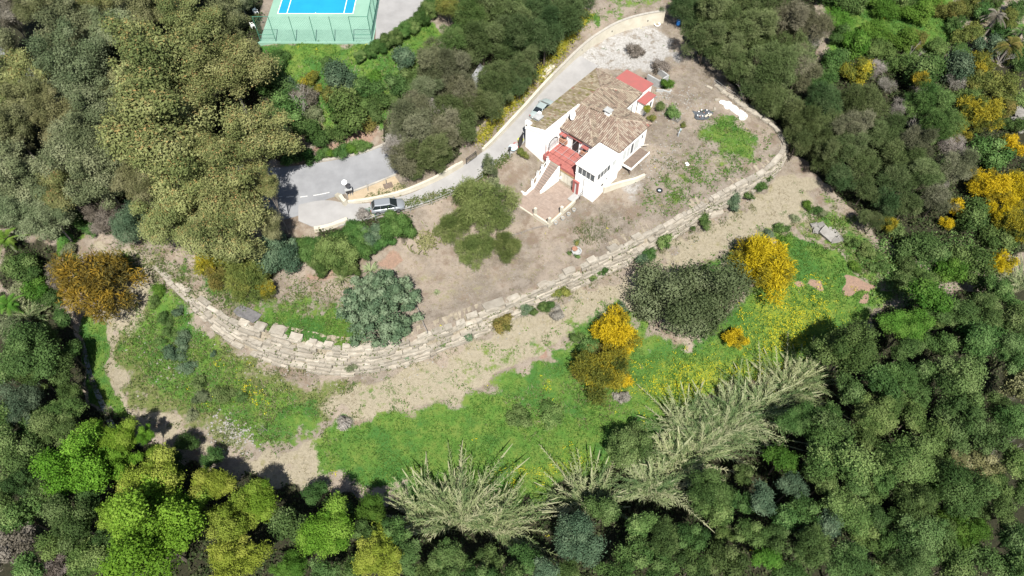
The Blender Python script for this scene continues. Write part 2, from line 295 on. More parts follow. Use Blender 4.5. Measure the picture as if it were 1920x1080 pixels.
ZL = [  # leaf litter and scrub under trees, darkened to deepen the shade between crowns
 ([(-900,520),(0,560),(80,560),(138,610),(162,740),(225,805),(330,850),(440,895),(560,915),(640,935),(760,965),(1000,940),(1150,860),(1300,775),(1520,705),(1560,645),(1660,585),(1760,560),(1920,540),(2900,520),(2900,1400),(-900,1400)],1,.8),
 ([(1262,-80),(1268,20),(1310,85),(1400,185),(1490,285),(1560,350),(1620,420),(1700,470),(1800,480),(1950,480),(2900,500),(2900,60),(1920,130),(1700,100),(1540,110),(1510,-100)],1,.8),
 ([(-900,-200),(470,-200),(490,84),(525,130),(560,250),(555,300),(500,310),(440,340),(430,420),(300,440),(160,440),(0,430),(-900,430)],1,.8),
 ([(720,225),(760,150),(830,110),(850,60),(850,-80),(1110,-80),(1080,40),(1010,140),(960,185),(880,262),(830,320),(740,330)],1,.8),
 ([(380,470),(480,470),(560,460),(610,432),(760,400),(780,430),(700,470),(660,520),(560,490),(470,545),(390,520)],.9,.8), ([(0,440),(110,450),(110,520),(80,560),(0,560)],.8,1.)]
ZB = [  # dull olive weeds
 ([(200,610),(290,560),(420,640),(520,705),(680,720),(680,760),(600,780),(540,830),(440,840),(330,790),(250,760),(205,680)],.85,2.), ([(900,740),(1080,700),(1200,740),(1180,790),(1000,800)],.6,2.), ([(280,490),(480,530),(660,560),(640,650),(480,610),(380,560)],.5,2.5),
 ([(1440,420),(1560,370),(1660,450),(1720,500),(1640,560),(1560,470)],.6,2.), ([(1200,300),(1300,240),(1440,240),(1460,290),(1340,360),(1220,420)],.38,3.), ([(640,150),(800,100),(800,250),(640,260),(520,280),(500,130)],.7,2.), ([(1160,390),(1300,350),(1250,410),(1140,460)],.35,2.), ([(-900,-330),(2900,-330),(2900,-15),(-900,-15)],.75,3.)]
def world_zone(Z): return [(np.array(wz(p)), s, w) for p, s, w in Z]
ZONES = {k: world_zone(z) for k, z in dict(G=ZG, S=ZS, D=ZD, W=ZW, Y=ZY, L=ZL, B=ZB).items()}
def zmask(k, xy):
    m = np.zeros(len(xy)); xyw = xy + 1.1*np.stack([vnoise(xy, 1.7, 3)-.5, vnoise(xy, 1.7, 9)-.5], 1)*2
    for poly, s, w in ZONES[k]:
        lo = poly.min(0)-4*w; hi = poly.max(0)+4*w; sel = ((xyw > lo) & (xyw < hi)).all(1)
        if not sel.any(): continue
        q = xyw[sel]; d = polydist(q, poly); d = np.where(inpoly(q, poly), d, -d)
        m[sel] = np.maximum(m[sel], s*np.clip(.5+d/(2*w), 0, 1))
    return m
ax = np.unique(np.concatenate([np.linspace(-420,-84,22), np.arange(-84,88.01,.36), np.linspace(88,420,22)]))
ay = np.unique(np.concatenate([np.linspace(-260,8,18), np.arange(8,116.01,.36), np.linspace(116,430,20)]))
GX, GY = np.meshgrid(ax, ay); gxy = np.stack([GX.ravel(), GY.ravel()], 1); gz = terr(gxy)
gz = gz + (vnoise(gxy, 2.2, 1)-.5)*.14 + (vnoise(gxy, .8, 2)-.5)*.07
gm = {k: zmask(k, gxy) for k in ZONES}
nx, ny = len(ax), len(ay); ii = np.arange(nx*ny).reshape(ny, nx)
gf = np.stack([ii[:-1,:-1], ii[:-1,1:], ii[1:,1:], ii[1:,:-1]], -1).reshape(-1, 4)
def ground_mat():
    m = bpy.data.materials.new("ground_cover"); m.use_nodes = True; nt = m.node_tree; b = nt.nodes['Principled BSDF']; b.inputs['Roughness'].default_value = .95; b.inputs['Specular IOR Level'].default_value = .1
    tc = nd(nt, 'ShaderNodeTexCoord')
    def noise(sc, det=6, ro=.65, w=0):
        n = nd(nt, 'ShaderNodeTexNoise'); n.inputs['Scale'].default_value = sc; n.inputs['Detail'].default_value = det; n.inputs['Roughness'].default_value = ro
        mp = nd(nt, 'ShaderNodeMapping'); mp.inputs['Location'].default_value = (w*13.1, w*7.7, 0); nt.links.new(tc.outputs['Object'], mp.inputs[0]); nt.links.new(mp.outputs[0], n.inputs['Vector']); return n.outputs[0]
    def ramp(v, a, c):
        r = nd(nt, 'ShaderNodeMapRange'); r.interpolation_type = 'SMOOTHSTEP'; r.inputs[1].default_value = a; r.inputs[2].default_value = c; nt.links.new(v, r.inputs[0]); return r.outputs[0]
    def mix(f, c1, c2):
        x = nd(nt, 'ShaderNodeMix', data_type='RGBA')
        if f is not None: nt.links.new(f, x.inputs[0])
        for s, c in ((6, c1), (7, c2)):
            if isinstance(c, tuple): x.inputs[s].default_value = (*c, 1)
            else: nt.links.new(c, x.inputs[s])
        return x.outputs[2]
    def cover(maskv, n, amp=1.0, a=.40, c=.60):
        q = nd(nt, 'ShaderNodeMath', operation='MULTIPLY_ADD'); q.inputs[1].default_value = amp; nt.links.new(n, q.inputs[0]); nt.links.new(maskv, q.inputs[2])
        s = nd(nt, 'ShaderNodeMath', operation='SUBTRACT'); s.inputs[1].default_value = .5*amp; nt.links.new(q.outputs[0], s.inputs[0]); return ramp(s.outputs[0], a, c)
    A = nd(nt, 'ShaderNodeAttribute'); A.attribute_name = 'cover_a'; Bn = nd(nt, 'ShaderNodeAttribute'); Bn.attribute_name = 'cover_b'; Cn = nd(nt, 'ShaderNodeAttribute'); Cn.attribute_name = 'cover_c'
    sa = nd(nt, 'ShaderNodeSeparateColor'); nt.links.new(A.outputs[0], sa.inputs[0]); sb = nd(nt, 'ShaderNodeSeparateColor'); nt.links.new(Bn.outputs[0], sb.inputs[0]); sc = nd(nt, 'ShaderNodeSeparateColor'); nt.links.new(Cn.outputs[0], sc.inputs[0])
    n05, n2, n8, n30 = noise(.16, 5), noise(.7, 7, .7, 1), noise(3, 6, .7, 2), noise(14, 4, .7, 3)
    soil = mix(ramp(n2, .38, .62), (.212,.184,.152), (.138,.115,.092)); soil = mix(ramp(n05, .45, .62), soil, (.25,.21,.17)); soil = mix(ramp(n30, .56, .68), soil, (.32,.28,.23)); soil = mix(ramp(n8, .55, .72), soil, (.115,.092,.064)); n_g = noise(.33, 6, .7, 5); soil = mix(ramp(n_g, .5, .66), soil, (.165,.128,.098)); soil = mix(ramp(noise(1.6, 6, .75, 6), .56, .68), soil, (.17,.16,.085))
    dirt = mix(ramp(n8, .35, .65), (.255,.172,.128), (.195,.135,.104))
    weed = mix(ramp(n8, .35, .65), (.075,.105,.026), (.13,.14,.055)); soil = mix(cover(sc.outputs[0], n2, 1.5, .38, .62), soil, weed)
    straw = mix(ramp(n8, .3, .7), (.272,.24,.18), (.205,.182,.13)); straw = mix(ramp(n30, .5, .7), straw, (.31,.28,.21)); straw = mix(ramp(n2, .55, .7), straw, (.19,.175,.095)); soil = mix(cover(sa.outputs[1], n2, 1.0), soil, straw)
    grav = mix(ramp(n8, .35, .62), (.37,.365,.355), (.27,.26,.245)); grav = mix(ramp(n2, .52, .68), grav, (.17,.145,.115)); grav = mix(ramp(n30, .54, .66), grav, (.20,.185,.165)); soil = mix(cover(sb.outputs[0], n2, 1.3, .34, .66), soil, grav)
    green = mix(ramp(n8, .3, .7), (.048,.116,.020), (.082,.158,.028)); green = mix(ramp(n2, .4, .66), green, (.112,.160,.034)); green = mix(ramp(n05, .48, .6), green, (.044,.112,.024)); soil = mix(cover(sa.outputs[0], n2, 1.3), soil, green); soil = mix(cover(sa.outputs[2], n2, .8), soil, dirt)
    soil = mix(cover(sb.outputs[1], n30, 2.4, .58, .70), soil, (.30,.28,.015))
    shaded_litter = mix(ramp(n8, .35, .65), (.032,.031,.018), (.019,.021,.012)); shaded_litter = mix(ramp(n30, .56, .68), shaded_litter, (.055,.047,.03)); soil = mix(cover(sb.outputs[2], n2, .5), soil, shaded_litter)  # litter tone taken near black, painting in part of the shade between crowns
    nt.links.new(soil, b.inputs['Base Color'])
    bp = nd(nt, 'ShaderNodeBump'); bp.inputs['Strength'].default_value = .9; bp.inputs['Distance'].default_value = .12
    ad = nd(nt, 'ShaderNodeMath', operation='ADD'); nt.links.new(n8, ad.inputs[0]); nt.links.new(n30, ad.inputs[1]); nt.links.new(ad.outputs[0], bp.inputs['Height']); nt.links.new(bp.outputs[0], b.inputs['Normal'])
    return m
gme = mesh_np("ground", np.column_stack([gxy, gz]), gf, ground_mat(), {'cover_a': np.stack([gm['G'], gm['S'], gm['D']], 1), 'cover_b': np.stack([gm['W'], gm['Y'], gm['L']], 1), 'cover_c': np.stack([gm['B'], gm['B']*0, gm['B']*0], 1)}, smooth=True)
ground = link("ground", gme, kind='structure')

# ------------------------------------------------------------------ road and drive: sheets that follow the ground
M_conc = mat('drive_concrete', (.262,.258,.254), .9, c2=(.215,.211,.208), scale=.45, bump=.25, fine=18)
M_asph = mat('road_surface', (.215,.22,.23), .9, c2=(.165,.169,.178), scale=.35, bump=.25, fine=20)
def resample(P, n):
    P = np.asarray(P, float); d = np.r_[0, np.cumsum(np.linalg.norm(np.diff(P, axis=0), axis=1))]; t = np.linspace(0, d[-1], n)
    return np.stack([np.interp(t, d, P[:, k]) for k in range(P.shape[1])], 1)
def smooth_line(P, n, it=2):
    P = np.asarray(P, float)
    for _ in range(it):
        Q = np.empty((2*len(P)-2, P.shape[1])); Q[0::2] = .75*P[:-1]+.25*P[1:]; Q[1::2] = .25*P[:-1]+.75*P[1:]; P = np.vstack([P[:1], Q, P[-1:]])
    return resample(P, n)
def strip(name, left, right, n, k, m, lift, thick=.25, **p):
    L = smooth_line(wz(left), n); Q = smooth_line(wz(right), n); t = np.linspace(0, 1, k)[None, :, None]
    G = L[:, None, :]*(1-t)+Q[:, None, :]*t; xy = G.reshape(-1, 2); z = terr(xy)+lift; V = np.column_stack([xy, z]); i = np.arange(n*k).reshape(n, k)
    F = np.stack([i[:-1,:-1], i[:-1,1:], i[1:,1:], i[1:,:-1]], -1).reshape(-1, 4)
    e = np.concatenate([i[0,:], i[1:,-1], i[-1,-2::-1], i[-2:0:-1,0]]); nb = len(V); Vb = V[e]-[0,0,thick]; V = np.vstack([V, Vb]); j = np.arange(len(e)); j2 = (j+1) % len(e)
    F = np.vstack([F, np.stack([e[j2], e[j], nb+j, nb+j2], -1)])
    return link(name, mesh_np(name, V, F, m, smooth=False), **p)
ROAD_UP = [(-60,55),(60,120),(180,205),(300,270),(400,305),(500,317),(560,311),(600,306),(650,297),(700,283),(745,262),(800,222),(870,165),(900,120)]
ROAD_LO = [(-60,120),(20,170),(140,260),(280,345),(400,400),(470,425),(560,410),(600,378),(645,364),(700,345),(745,326),(820,270),(900,200),(940,150)]
road = strip("road", ROAD_UP, ROAD_LO, 120, 16, M_asph, .09, kind='structure')
DR_UP = [(560,385),(610,374),(655,384),(705,381),(760,369),(820,341),(868,312),(905,287),(935,257),(962,232),(990,197),(1020,160),(1050,126),(1078,100)]
DR_LO = [(560,415),(600,432),(640,424),(700,408),(770,392),(840,366),(880,345),(905,326),(940,302),(965,284),(990,262),(1010,240),(1060,185),(1122,124)]
drive = strip("driveway", DR_UP, DR_LO, 120, 14, M_conc, .13, kind='structure')
M_line = mat('road_paint', (.55,.55,.54), .7, var=.3, scale=6)
def ribbon(name, pts, w, lift, m, n=30, parent=None, **p):
    P = smooth_line(pts, n) if len(pts) > 2 else resample(pts, n); T = np.gradient(P, axis=0); T /= np.linalg.norm(T, axis=1)[:, None]+1e-9; Nn = np.stack([-T[:,1], T[:,0]], 1)
    A = P+Nn*w/2; B = P-Nn*w/2; V = np.vstack([np.column_stack([A, terr(A)+lift]), np.column_stack([B, terr(B)+lift])]); i = np.arange(n-1)
    return link(name, mesh_np(name, V, np.stack([i, n+i, n+i+1, i+1], -1), m), parent, **p)
for q in ([(512,371),(530,370)],[(537,371),(551,370)],[(563,371),(577,369)],[(588,368),(606,365),(618,362)]): ribbon("road_line", wz(q), .14, .15, M_line, 8, kind='structure')
# kerbs: real steps beside the road
M_kerb = mat('kerb_stone', (.36,.34,.30), .9, var=.3, scale=1.5, bump=.3)
def wallstrip(mb, P, z0, z1, w):
    """a wall of width w along plan points; z0/z1 arrays of bottom and top heights"""
    P = np.asarray(P); T = np.gradient(P, axis=0); T /= np.linalg.norm(T, axis=1)[:, None]+1e-9; Nn = np.stack([-T[:,1], T[:,0]], 1); A = P+Nn*w/2; B = P-Nn*w/2; n = len(P)
    V = [(*A[i], z0[i]) for i in range(n)]+[(*A[i], z1[i]) for i in range(n)]+[(*B[i], z1[i]) for i in range(n)]+[(*B[i], z0[i]) for i in range(n)]
    F = []
    for i in range(n-1):
        for a, b in ((0, 1), (1, 2), (2, 3)): F.append((a*n+i, a*n+i+1, b*n+i+1, b*n+i))
    F += [(0, n, 2*n, 3*n), (n-1, 4*n-1, 3*n-1, 2*n-1)]; mb.add(V, F)
def kerb(name, pix, w=.22, h=.14, m=None, n=40, base=.09, **p):
    P = smooth_line(wz(pix), n); z = terr(P)+base; mb = MB(); wallstrip(mb, P, z-.3, z+h, w); return mb.build(name, m or M_kerb, **p)
kerb("kerb", [(648,365),(700,346),(742,329)], kind='structure')
kerb("kerb", [(585,304),(640,296),(700,281),(735,264)], w=.3, h=.1, kind='structure')
# ------------------------------------------------------------------ the boulder retaining wall
def block(seed, flat=.62):
    """an irregular quarried block: cube cut 3x2x2 with knocked corners, about unit size"""
    r = random.Random(seed); nx_, ny_, nz_ = 4, 3, 3; vid = {}; V = []; F = []
    def vert(i, j, k):
        if (i, j, k) in vid: return vid[(i, j, k)]
        p = [i/(nx_-1)-.5, j/(ny_-1)-.5, k/(nz_-1)-.5]; ex = sum(abs(abs(c)-.5) < 1e-6 for c in p)
        s = {3: .95, 2: .98, 1: 1.02, 0: 1}[ex]; p = [c*s+r.uniform(-.06, .06) for c in p]; vid[(i, j, k)] = len(V); V.append(p); return vid[(i, j, k)]
    for i in range(nx_-1):
        for j in range(ny_-1):
            F.append((vert(i,j,0), vert(i,j+1,0), vert(i+1,j+1,0), vert(i+1,j,0))); F.append((vert(i,j,nz_-1), vert(i+1,j,nz_-1), vert(i+1,j+1,nz_-1), vert(i,j+1,nz_-1)))
    for i in range(nx_-1):
        for k in range(nz_-1):
            F.append((vert(i,0,k), vert(i+1,0,k), vert(i+1,0,k+1), vert(i,0,k+1))); F.append((vert(i,ny_-1,k), vert(i,ny_-1,k+1), vert(i+1,ny_-1,k+1), vert(i+1,ny_-1,k)))
    for j in range(ny_-1):
        for k in range(nz_-1):
            F.append((vert(0,j,k), vert(0,j,k+1), vert(0,j+1,k+1), vert(0,j+1,k))); F.append((vert(nx_-1,j,k), vert(nx_-1,j+1,k), vert(nx_-1,j+1,k+1), vert(nx_-1,j,k+1)))
    return np.array(V), np.array(F)
M_stone = mat('wall_limestone', (.31,.285,.24), .9, c2=(.225,.20,.162), scale=1.1, bump=.9, fine=7, orand=.2)
M_rock = mat('grey_rock', (.215,.207,.192), .9, c2=(.15,.143,.13), scale=1.3, bump=.6, fine=8, orand=.12)
M_core = mat('wall_earth', (.27,.235,.18), .95, c2=(.17,.145,.105), scale=2.2, bump=.6, fine=12)
BLK = [mesh_np("stone", *block(i), M_stone) for i in range(9)]
RBLK = [mesh_np("rock", *block(40+i), M_rock) for i in range(6)]
nW = 400; tl = smooth_line(wt, nW, 3); bl = smooth_line(wb, nW, 3)
wall = empty("retaining_wall", tuple(bl[130]), label="long curved dry-stone retaining wall of pale quarried blocks below the house garden", category="wall")
loc0 = Vector(bl[130])
# earth core behind the stones
T2 = np.gradient(tl[:, :2], axis=0); T2 /= np.linalg.norm(T2, axis=1)[:, None]; IN = np.stack([-T2[:,1], T2[:,0]], 1)
cen = np.array([-5, 60.]); IN *= np.sign(((cen-tl[:, :2])*IN).sum(1))[:, None]
rows = []
for f in np.linspace(0, 1, 7): q = bl*(1-f)+tl*f; q = q.copy(); q[:, :2] += IN*.32; q[:, 2] -= .12; rows.append(q)
top = tl.copy(); top[:, :2] += IN*1.6; top[:, 2] += .0; rows.append(top); bot = bl.copy(); bot[:, 2] -= 1.2; bot[:, :2] += IN*.3; rows.insert(0, bot)
V = np.concatenate(rows); k = len(rows); V[:, 0] -= loc0.x; V[:, 1] -= loc0.y; V[:, 2] -= loc0.z
V += (N.random(V.shape)-.5)*.12
i = np.arange(k*nW).reshape(k, nW); F = np.stack([i[:-1,:-1], i[:-1,1:], i[1:,1:], i[1:,:-1]], -1).reshape(-1, 4)
link("earth_core", mesh_np("earth_core", V, F, M_core), wall)
# courses of stones
al = np.r_[0, np.cumsum(np.linalg.norm(np.diff(.5*(tl+bl)[:, :2], axis=0), axis=1))]
stones = []
def lerp(P, s): return np.array([np.interp(s, al, P[:, k]) for k in range(P.shape[1])])
for c in range(14):
    s = R.uniform(0, .6)
    while s < al[-1]-.3:
        L = R.choice((R.uniform(.5,1.1), R.uniform(1.0,2.3))); a = lerp(bl, s+L/2); b = lerp(tl, s+L/2); hgt = b[2]-a[2]; slope = np.linalg.norm(b-a); nc = max(1, int(round(slope/.56)))
        if c < nc:
            hh = slope/nc; f = (c+.5)/nc; p = a*(1-f)+b*f; a2 = lerp(bl, s); b2 = lerp(bl, min(s+L, al[-1])); tq = lerp(tl, s); tq2 = lerp(tl, min(s+L, al[-1]))
            dx = (b2-a2)*(1-f)+(tq2-tq)*f; yaw = math.atan2(dx[1], dx[0]); inw = np.array([-sin(yaw), cos(yaw)])
            if ((cen-p[:2])@inw) < 0: inw = -inw
            fl = math.hypot(*(dx[:2])); dpt = R.uniform(.5, .8); p[:2] += inw*(dpt*.30+R.uniform(-.09,.11))
            if R.random() > .1: stones.append((p, yaw+R.uniform(-.08,.08), (fl*R.uniform(.93,1.06), dpt, hh*R.uniform(.88,1.2)), R.uniform(-.06,.06), slope*fl))
        s += L
# kerb-like capping slabs lying on the garden edge
for px, py, L, w, up in [(457,608,1.4,1.1,.2),(486,621,1.5,1.5,.4),(518,631,2.0,1.8,.35),(552,637,1.7,1.2,.3),(585,646,1.1,.8,.2),(615,652,1.2,.9,.2),(652,655,1.,.8,.15),(930,577,3.0,1.6,.15),(885,597,1.6,.9,.1),(965,562,1.6,1.,.1),(1020,538,1.5,1.,.1),(1068,513,1.7,1.2,.2),(1112,491,1.4,1.1,.1),(1153,469,1.6,1.3,.2),(1195,446,1.4,1.0,.1),(740,648,1.3,.8,.1),(690,656,1.2,.9,.1)]:
    xy0 = np.array(g2(px, py)); s0 = al[np.argmin(((tl[:, :2]-xy0)**2).sum(1))]
    b = lerp(tl, s0); a2 = lerp(tl, s0-.7); b2 = lerp(tl, s0+.7); yaw = math.atan2(b2[1]-a2[1], b2[0]-a2[0]); inw = np.array([-sin(yaw), cos(yaw)])
    if ((cen-b[:2])@inw) < 0: inw = -inw
    stones.append((np.array([*(b[:2]+inw*w*.35), b[2]+up*.4]), yaw, (L*.9, w*.75, .5), R.uniform(-.14,.14), 99))
s_rim = al[np.argmin(((tl[:, :2]-np.array(un(1468,270,-1.5)))**2).sum(1))]
for s0 in np.arange(s_rim, al[-1], 1.2):                                   # low line of blocks along the eastern rim
    b = lerp(tl, s0); a2 = lerp(tl, s0-.6); b2 = lerp(tl, min(s0+.6, al[-1])); yaw = math.atan2(b2[1]-a2[1], b2[0]-a2[0])
    stones.append((np.array([b[0], b[1], b[2]+.05]), yaw+R.uniform(-.1,.1), (R.uniform(.7,1.2), R.uniform(.4,.6), .38), R.uniform(-.08,.08), 98))
stones.sort(key=lambda q: -q[4]*q[2][0]*q[2][2])
big, rest = stones[:296], stones[296:]
for n_, (p, yaw, sc, tilt, _) in enumerate(big):
    link("stone", BLK[n_ % 9], wall, Vector(p)-loc0, (tilt, R.uniform(-.06,.06), yaw+(pi if R.random() < .5 else 0)), sc)
V = []; F = []; nv = 0
for n_, (p, yaw, sc, tilt, _) in enumerate(rest):
    bv, bf = block(n_ % 9); q = bv*np.array(sc); cy, sy = cos(yaw), sin(yaw); x = q[:,0]*cy-q[:,1]*sy; y = q[:,0]*sy+q[:,1]*cy
    V.append(np.stack([x+p[0]-loc0.x, y+p[1]-loc0.y, q[:,2]+p[2]-loc0.z], 1)); F.append(bf+nv); nv += len(bv)
if V: link("small_stones", mesh_np("small_stones", np.concatenate(V), np.concatenate(F), M_stone), wall, kind='stuff')
# ------------------------------------------------------------------ the house
M_white = mat('white_render', (.82,.81,.785), .9, c2=(.76,.745,.71), scale=.6, bump=.1, fine=30)
M_slabw = mat('white_roof_coat', (.80,.795,.78), .85, c2=(.70,.695,.68), scale=.8)
M_red = mat('red_floor', (.31,.108,.092), .8, c2=(.25,.09,.078), scale=1.4)
M_redp = mat('red_sheet', (.31,.095,.085), .65, c2=(.26,.095,.085), scale=.8)
M_terra = mat('terracotta', (.30,.16,.105), .85, c2=(.21,.115,.08), scale=3)
M_dark = mat('dark_opening', (.03,.028,.028), .6)
M_glass = mat('window_glass', (.10,.115,.125), .08, spec=.6, c2=(.06,.07,.08))
M_blind = mat('pale_blind', (.55,.57,.56), .5, c2=(.45,.47,.47), scale=4)
M_frame = mat('white_frame', (.78,.78,.76), .6, var=.1)
M_metal = mat('dark_metal', (.06,.06,.065), .5, metal=.4)
M_pipe = mat('galvanised', (.45,.46,.47), .5, metal=.5)
M_block = mat('concrete_block', (.34,.345,.34), .95, c2=(.26,.265,.26), scale=2, bump=.4)
M_cream = mat('cream_render', (.48,.45,.375), .9, c2=(.39,.36,.29), scale=.7, bump=.2)
M_wood = mat('weathered_wood', (.165,.125,.10), .85, c2=(.115,.09,.072), scale=2.5, bump=.3)
M_ochre = mat('ochre_brick', (.38,.26,.13), .9, c2=(.28,.18,.09), scale=3)
def tile_mat():
    m = bpy.data.materials.new('roof_tile'); m.use_nodes = True; nt = m.node_tree; b = nt.nodes['Principled BSDF']; b.inputs['Roughness'].default_value = .9; b.inputs['Specular IOR Level'].default_value = .15
    a = nd(nt, 'ShaderNodeAttribute'); a.attribute_name = 'leafc'; nt.links.new(a.outputs[0], b.inputs['Base Color']); return m
M_tile = tile_mat()
hb = hp(0, 0, 0)
house = empty("house", (0, 0, 0), label="old white house with mossy clay tile roofs, red terrace and flat-roofed corner tower", category="house")
def HB(name, m, *boxes, **p):
    mb = MB()
    for q in boxes: mb.hbox(*q)
    return mb.build(name, m, house if 'parent' not in p else p.pop('parent'), **p)
# walls: butted solids
mb = MB(); mb.prism([hp(0,-.4)[:2],hp(0,2.9)[:2],hp(7.5,2.9)[:2],hp(7.5,-.4)[:2]], [-1.4]*4, [2.95,4.02,4.02,2.95]); mb.build("wall", M_white, house)
mb = MB(); mb.hbox(7.502,15.9,-.4,6.9,-1.4,2.9); mb.build("wall", M_white, house)
HB("wall", M_white, (3.62,11.7,2.903,8.3,-2.9,2.88), (4.95,11.7,8.302,11.45,-2.9,2.88))
# raised gable parapet at the front and along the courtyard side of the wing
mb = MB(); mb.prism([hp(-.05,-.5)[:2],hp(-.05,3.0)[:2],hp(.5,3.0)[:2],hp(.5,-.5)[:2]], [2.9,3.9,3.9,2.9], [3.12,4.3,4.3,3.12]); mb.prism([hp(.502,2.62)[:2],hp(.502,3.0)[:2],hp(7.4,3.0)[:2],hp(7.4,2.62)[:2]], [3.9]*4, [4.22,4.3,4.3,4.22]); mb.build("parapet", M_slabw, house)
# terrace mass and its red floor
HB("terrace_base", M_cream, (.02,3.6,2.92,8.68,-2.9,-.06))
tf = empty("terrace_floor"); tf.parent = house
for i_ in range(6):
    for j_ in range(9):
        mb = MB(); a0 = .0+i_*.6; b0 = 2.93+j_*.64; mb.hbox(a0+.012, a0+.588, b0+.012, b0+.628, -.058, R.uniform(-.004,.006)); mb.build("paver", M_red, tf)
[HB("terrace_kerb", M_redp, q_) for q_ in ((-.12,.0,2.9,4.1,-.5,.32), (-.12,.0,5.95,8.62,-.3,.12), (.0,.9,2.93,3.1,.0,.42), (.0,.18,5.8,5.95,0,.5))]
HB("terrace_edge", M_ochre, (-.14,-.0,5.95,8.62,-.55,-.302))
# red hoods over the two courtyard windows, lintel band, door
def hood(b0, b1):
    h = HB("window_hood", M_redp, (3.0,3.6,b0,b1,1.98,2.1)); mb = MB()
    mb.hbox(3.52,3.615,b0+.08,b1-.08,1.2,1.95); w = mb.build("window", M_glass, house)
    f = MB(); f.hbox(3.5,3.56,b0,b0+.08,1.1,1.97); f.hbox(3.5,3.56,b1-.08,b1,1.1,1.97); f.split("frame", M_frame, w)
    s = MB()
    for q in range(3): s.hbox(3.15-.04*q,3.6,b0-.05,b1+.05,.98-.24*q,1.1-.24*q)
    s.split("sill", M_terra, w)
hood(3.05, 4.1); hood(6.75, 7.8)
HB("lintel", M_redp, (3.28,3.6,4.3,6.65,2.3,2.46))
dr = HB("door", M_dark, (3.56,3.625,4.98,6.12,.0,2.08)); mb = MB(); mb.hbox(3.5,3.6,4.86,4.98,0,2.16); mb.hbox(3.5,3.6,6.12,6.24,0,2.16); mb.hbox(3.5,3.6,4.98,6.12,2.08,2.16); mb.split("frame", M_frame, dr)
# arched opening in the courtyard wall of the wing
def arch(a0, a1, z0, zs, m, b, name, parent, dd=.03):
    c = (a0+a1)/2; r = (a1-a0)/2; pts = [(a0, z0), (a1, z0)]+[(c+r*cos(t), zs+r*.75*sin(t)) for t in np.linspace(0, pi, 11)]; n = len(pts); mb = MB()
    mb.add([hp(a, b, z) for a, z in pts]+[hp(a, b+dd, z) for a, z in pts], [tuple(range(n)), tuple(range(n, 2*n))[::-1]]+[(i,n+i,n+(i+1)%n,(i+1)%n) for i in range(n)]); return mb.build(name, m, parent)
aw = arch(.95, 2.95, .35, 1.2, M_metal, 2.905, "arched_window", house); arch(1.12, 2.8, .42, 1.15, M_blind, 2.94, "pane", aw)
# tower: lower storey, window storey with real openings, flat roof
HB("tower_wall", M_white, (-.4,4.94,8.7,11.9,-2.95,1.2))
mb = MB()
for q in [(-.4,-.25,8.7,9.0),(-.4,-.25,11.68,11.9),(-.25,.06,11.75,11.9),(2.86,3.22,11.75,11.9),(4.2,4.94,11.75,11.9),(-.25,4.94,8.7,8.85)]: mb.hbox(*q, 1.202, 2.62)
mb.hbox(-.4,-.25,9.0,11.68,2.54,2.62); mb.hbox(.06,2.86,11.75,11.9,2.54,2.62); mb.hbox(3.22,4.2,11.75,11.9,2.54,2.62); mb.build("tower_wall", M_white, house)
HB("tower_room", M_dark, (.6,4.9,8.86,11.0,1.203,2.6))
mb = MB(); pl = [hp(-.5,8.6)[:2],hp(-.5,12.0)[:2],hp(4.72,12.0)[:2],hp(4.72,8.6)[:2]]; mb.prism(pl, 2.622, 2.86); mb.build("flat_roof", M_slabw, house)
for (b0, b1) in [(9.0,9.67),(9.67,10.34),(10.34,11.01),(11.01,11.68)]:
    w = HB("window", M_glass, (-.34,-.31,b0+.04,b1-.04,1.24,2.52)); f = MB(); f.hbox(-.36,-.29,b0,b0+.04,1.23,2.53); f.hbox(-.36,-.29,b1-.04,b1,1.23,2.53); f.hbox(-.36,-.29,b0+.04,b1-.04,1.23,1.28); f.split("frame", M_frame, w)
for (a0, a1) in [(.06,.76),(.76,1.46),(1.46,2.16),(2.16,2.86),(3.22,4.2)]:
    w = HB("window", M_glass if a0 < 3 else M_blind, (a0+.04,a1-.04,11.81,11.84,1.24,2.52)); f = MB(); f.hbox(a0,a0+.04,11.79,11.86,1.23,2.53); f.hbox(a1-.04,a1,11.79,11.86,1.23,2.53); f.hbox(a0+.04,a1-.04,11.79,11.86,1.23,1.28); f.split("frame", M_frame, w)
HB("string_course", M_slabw, (-.46,-.402,8.7,11.96,1.06,1.18), (-.402,4.94,11.902,11.96,1.06,1.18), (-.45,-.403,9.5,11.94,-.62,-.54), (-.402,4.3,11.903,11.95,.28,.36))
HB("air_vent", M_metal, (1.2,1.62,11.902,11.95,-.55,-.25)); HB("air_vent", M_metal, (2.1,2.4,11.902,11.93,.0,.2)); HB("downpipe", M_pipe, (-.46,-.403,10.15,10.2,-2.4,.9))
# lower front: red framed door, cream shutters under the terrace
rd = HB("door", M_blind, (-.5,-.404,8.86,9.2,-2.5,-.72)); f = MB(); f.hbox(-.62,-.404,8.58,8.86,-2.5,-.45); f.hbox(-.62,-.404,9.2,9.46,-2.5,-.45); f.hbox(-.66,-.404,8.52,9.52,-.45,-.2); f.hbox(-.5,-.404,8.86,9.2,-.72,-.452); f.split("frame", M_redp, rd)
M_shut = mat('cream_shutter', (.55,.53,.46), .7, c2=(.46,.44,.37), scale=2)
for q in range(4):
    b0 = 6.05+q*.6; sh = HB("shutter", M_shut, (-.03,.015,b0+.02,b0+.58,-2.45,-.62)); f = MB(); f.hbox(-.05,-.032,b0+.06,b0+.1,-2.3,-.8); f.hbox(-.05,-.032,b0+.5,b0+.54,-2.3,-.8); f.split("batten", M_shut, sh)
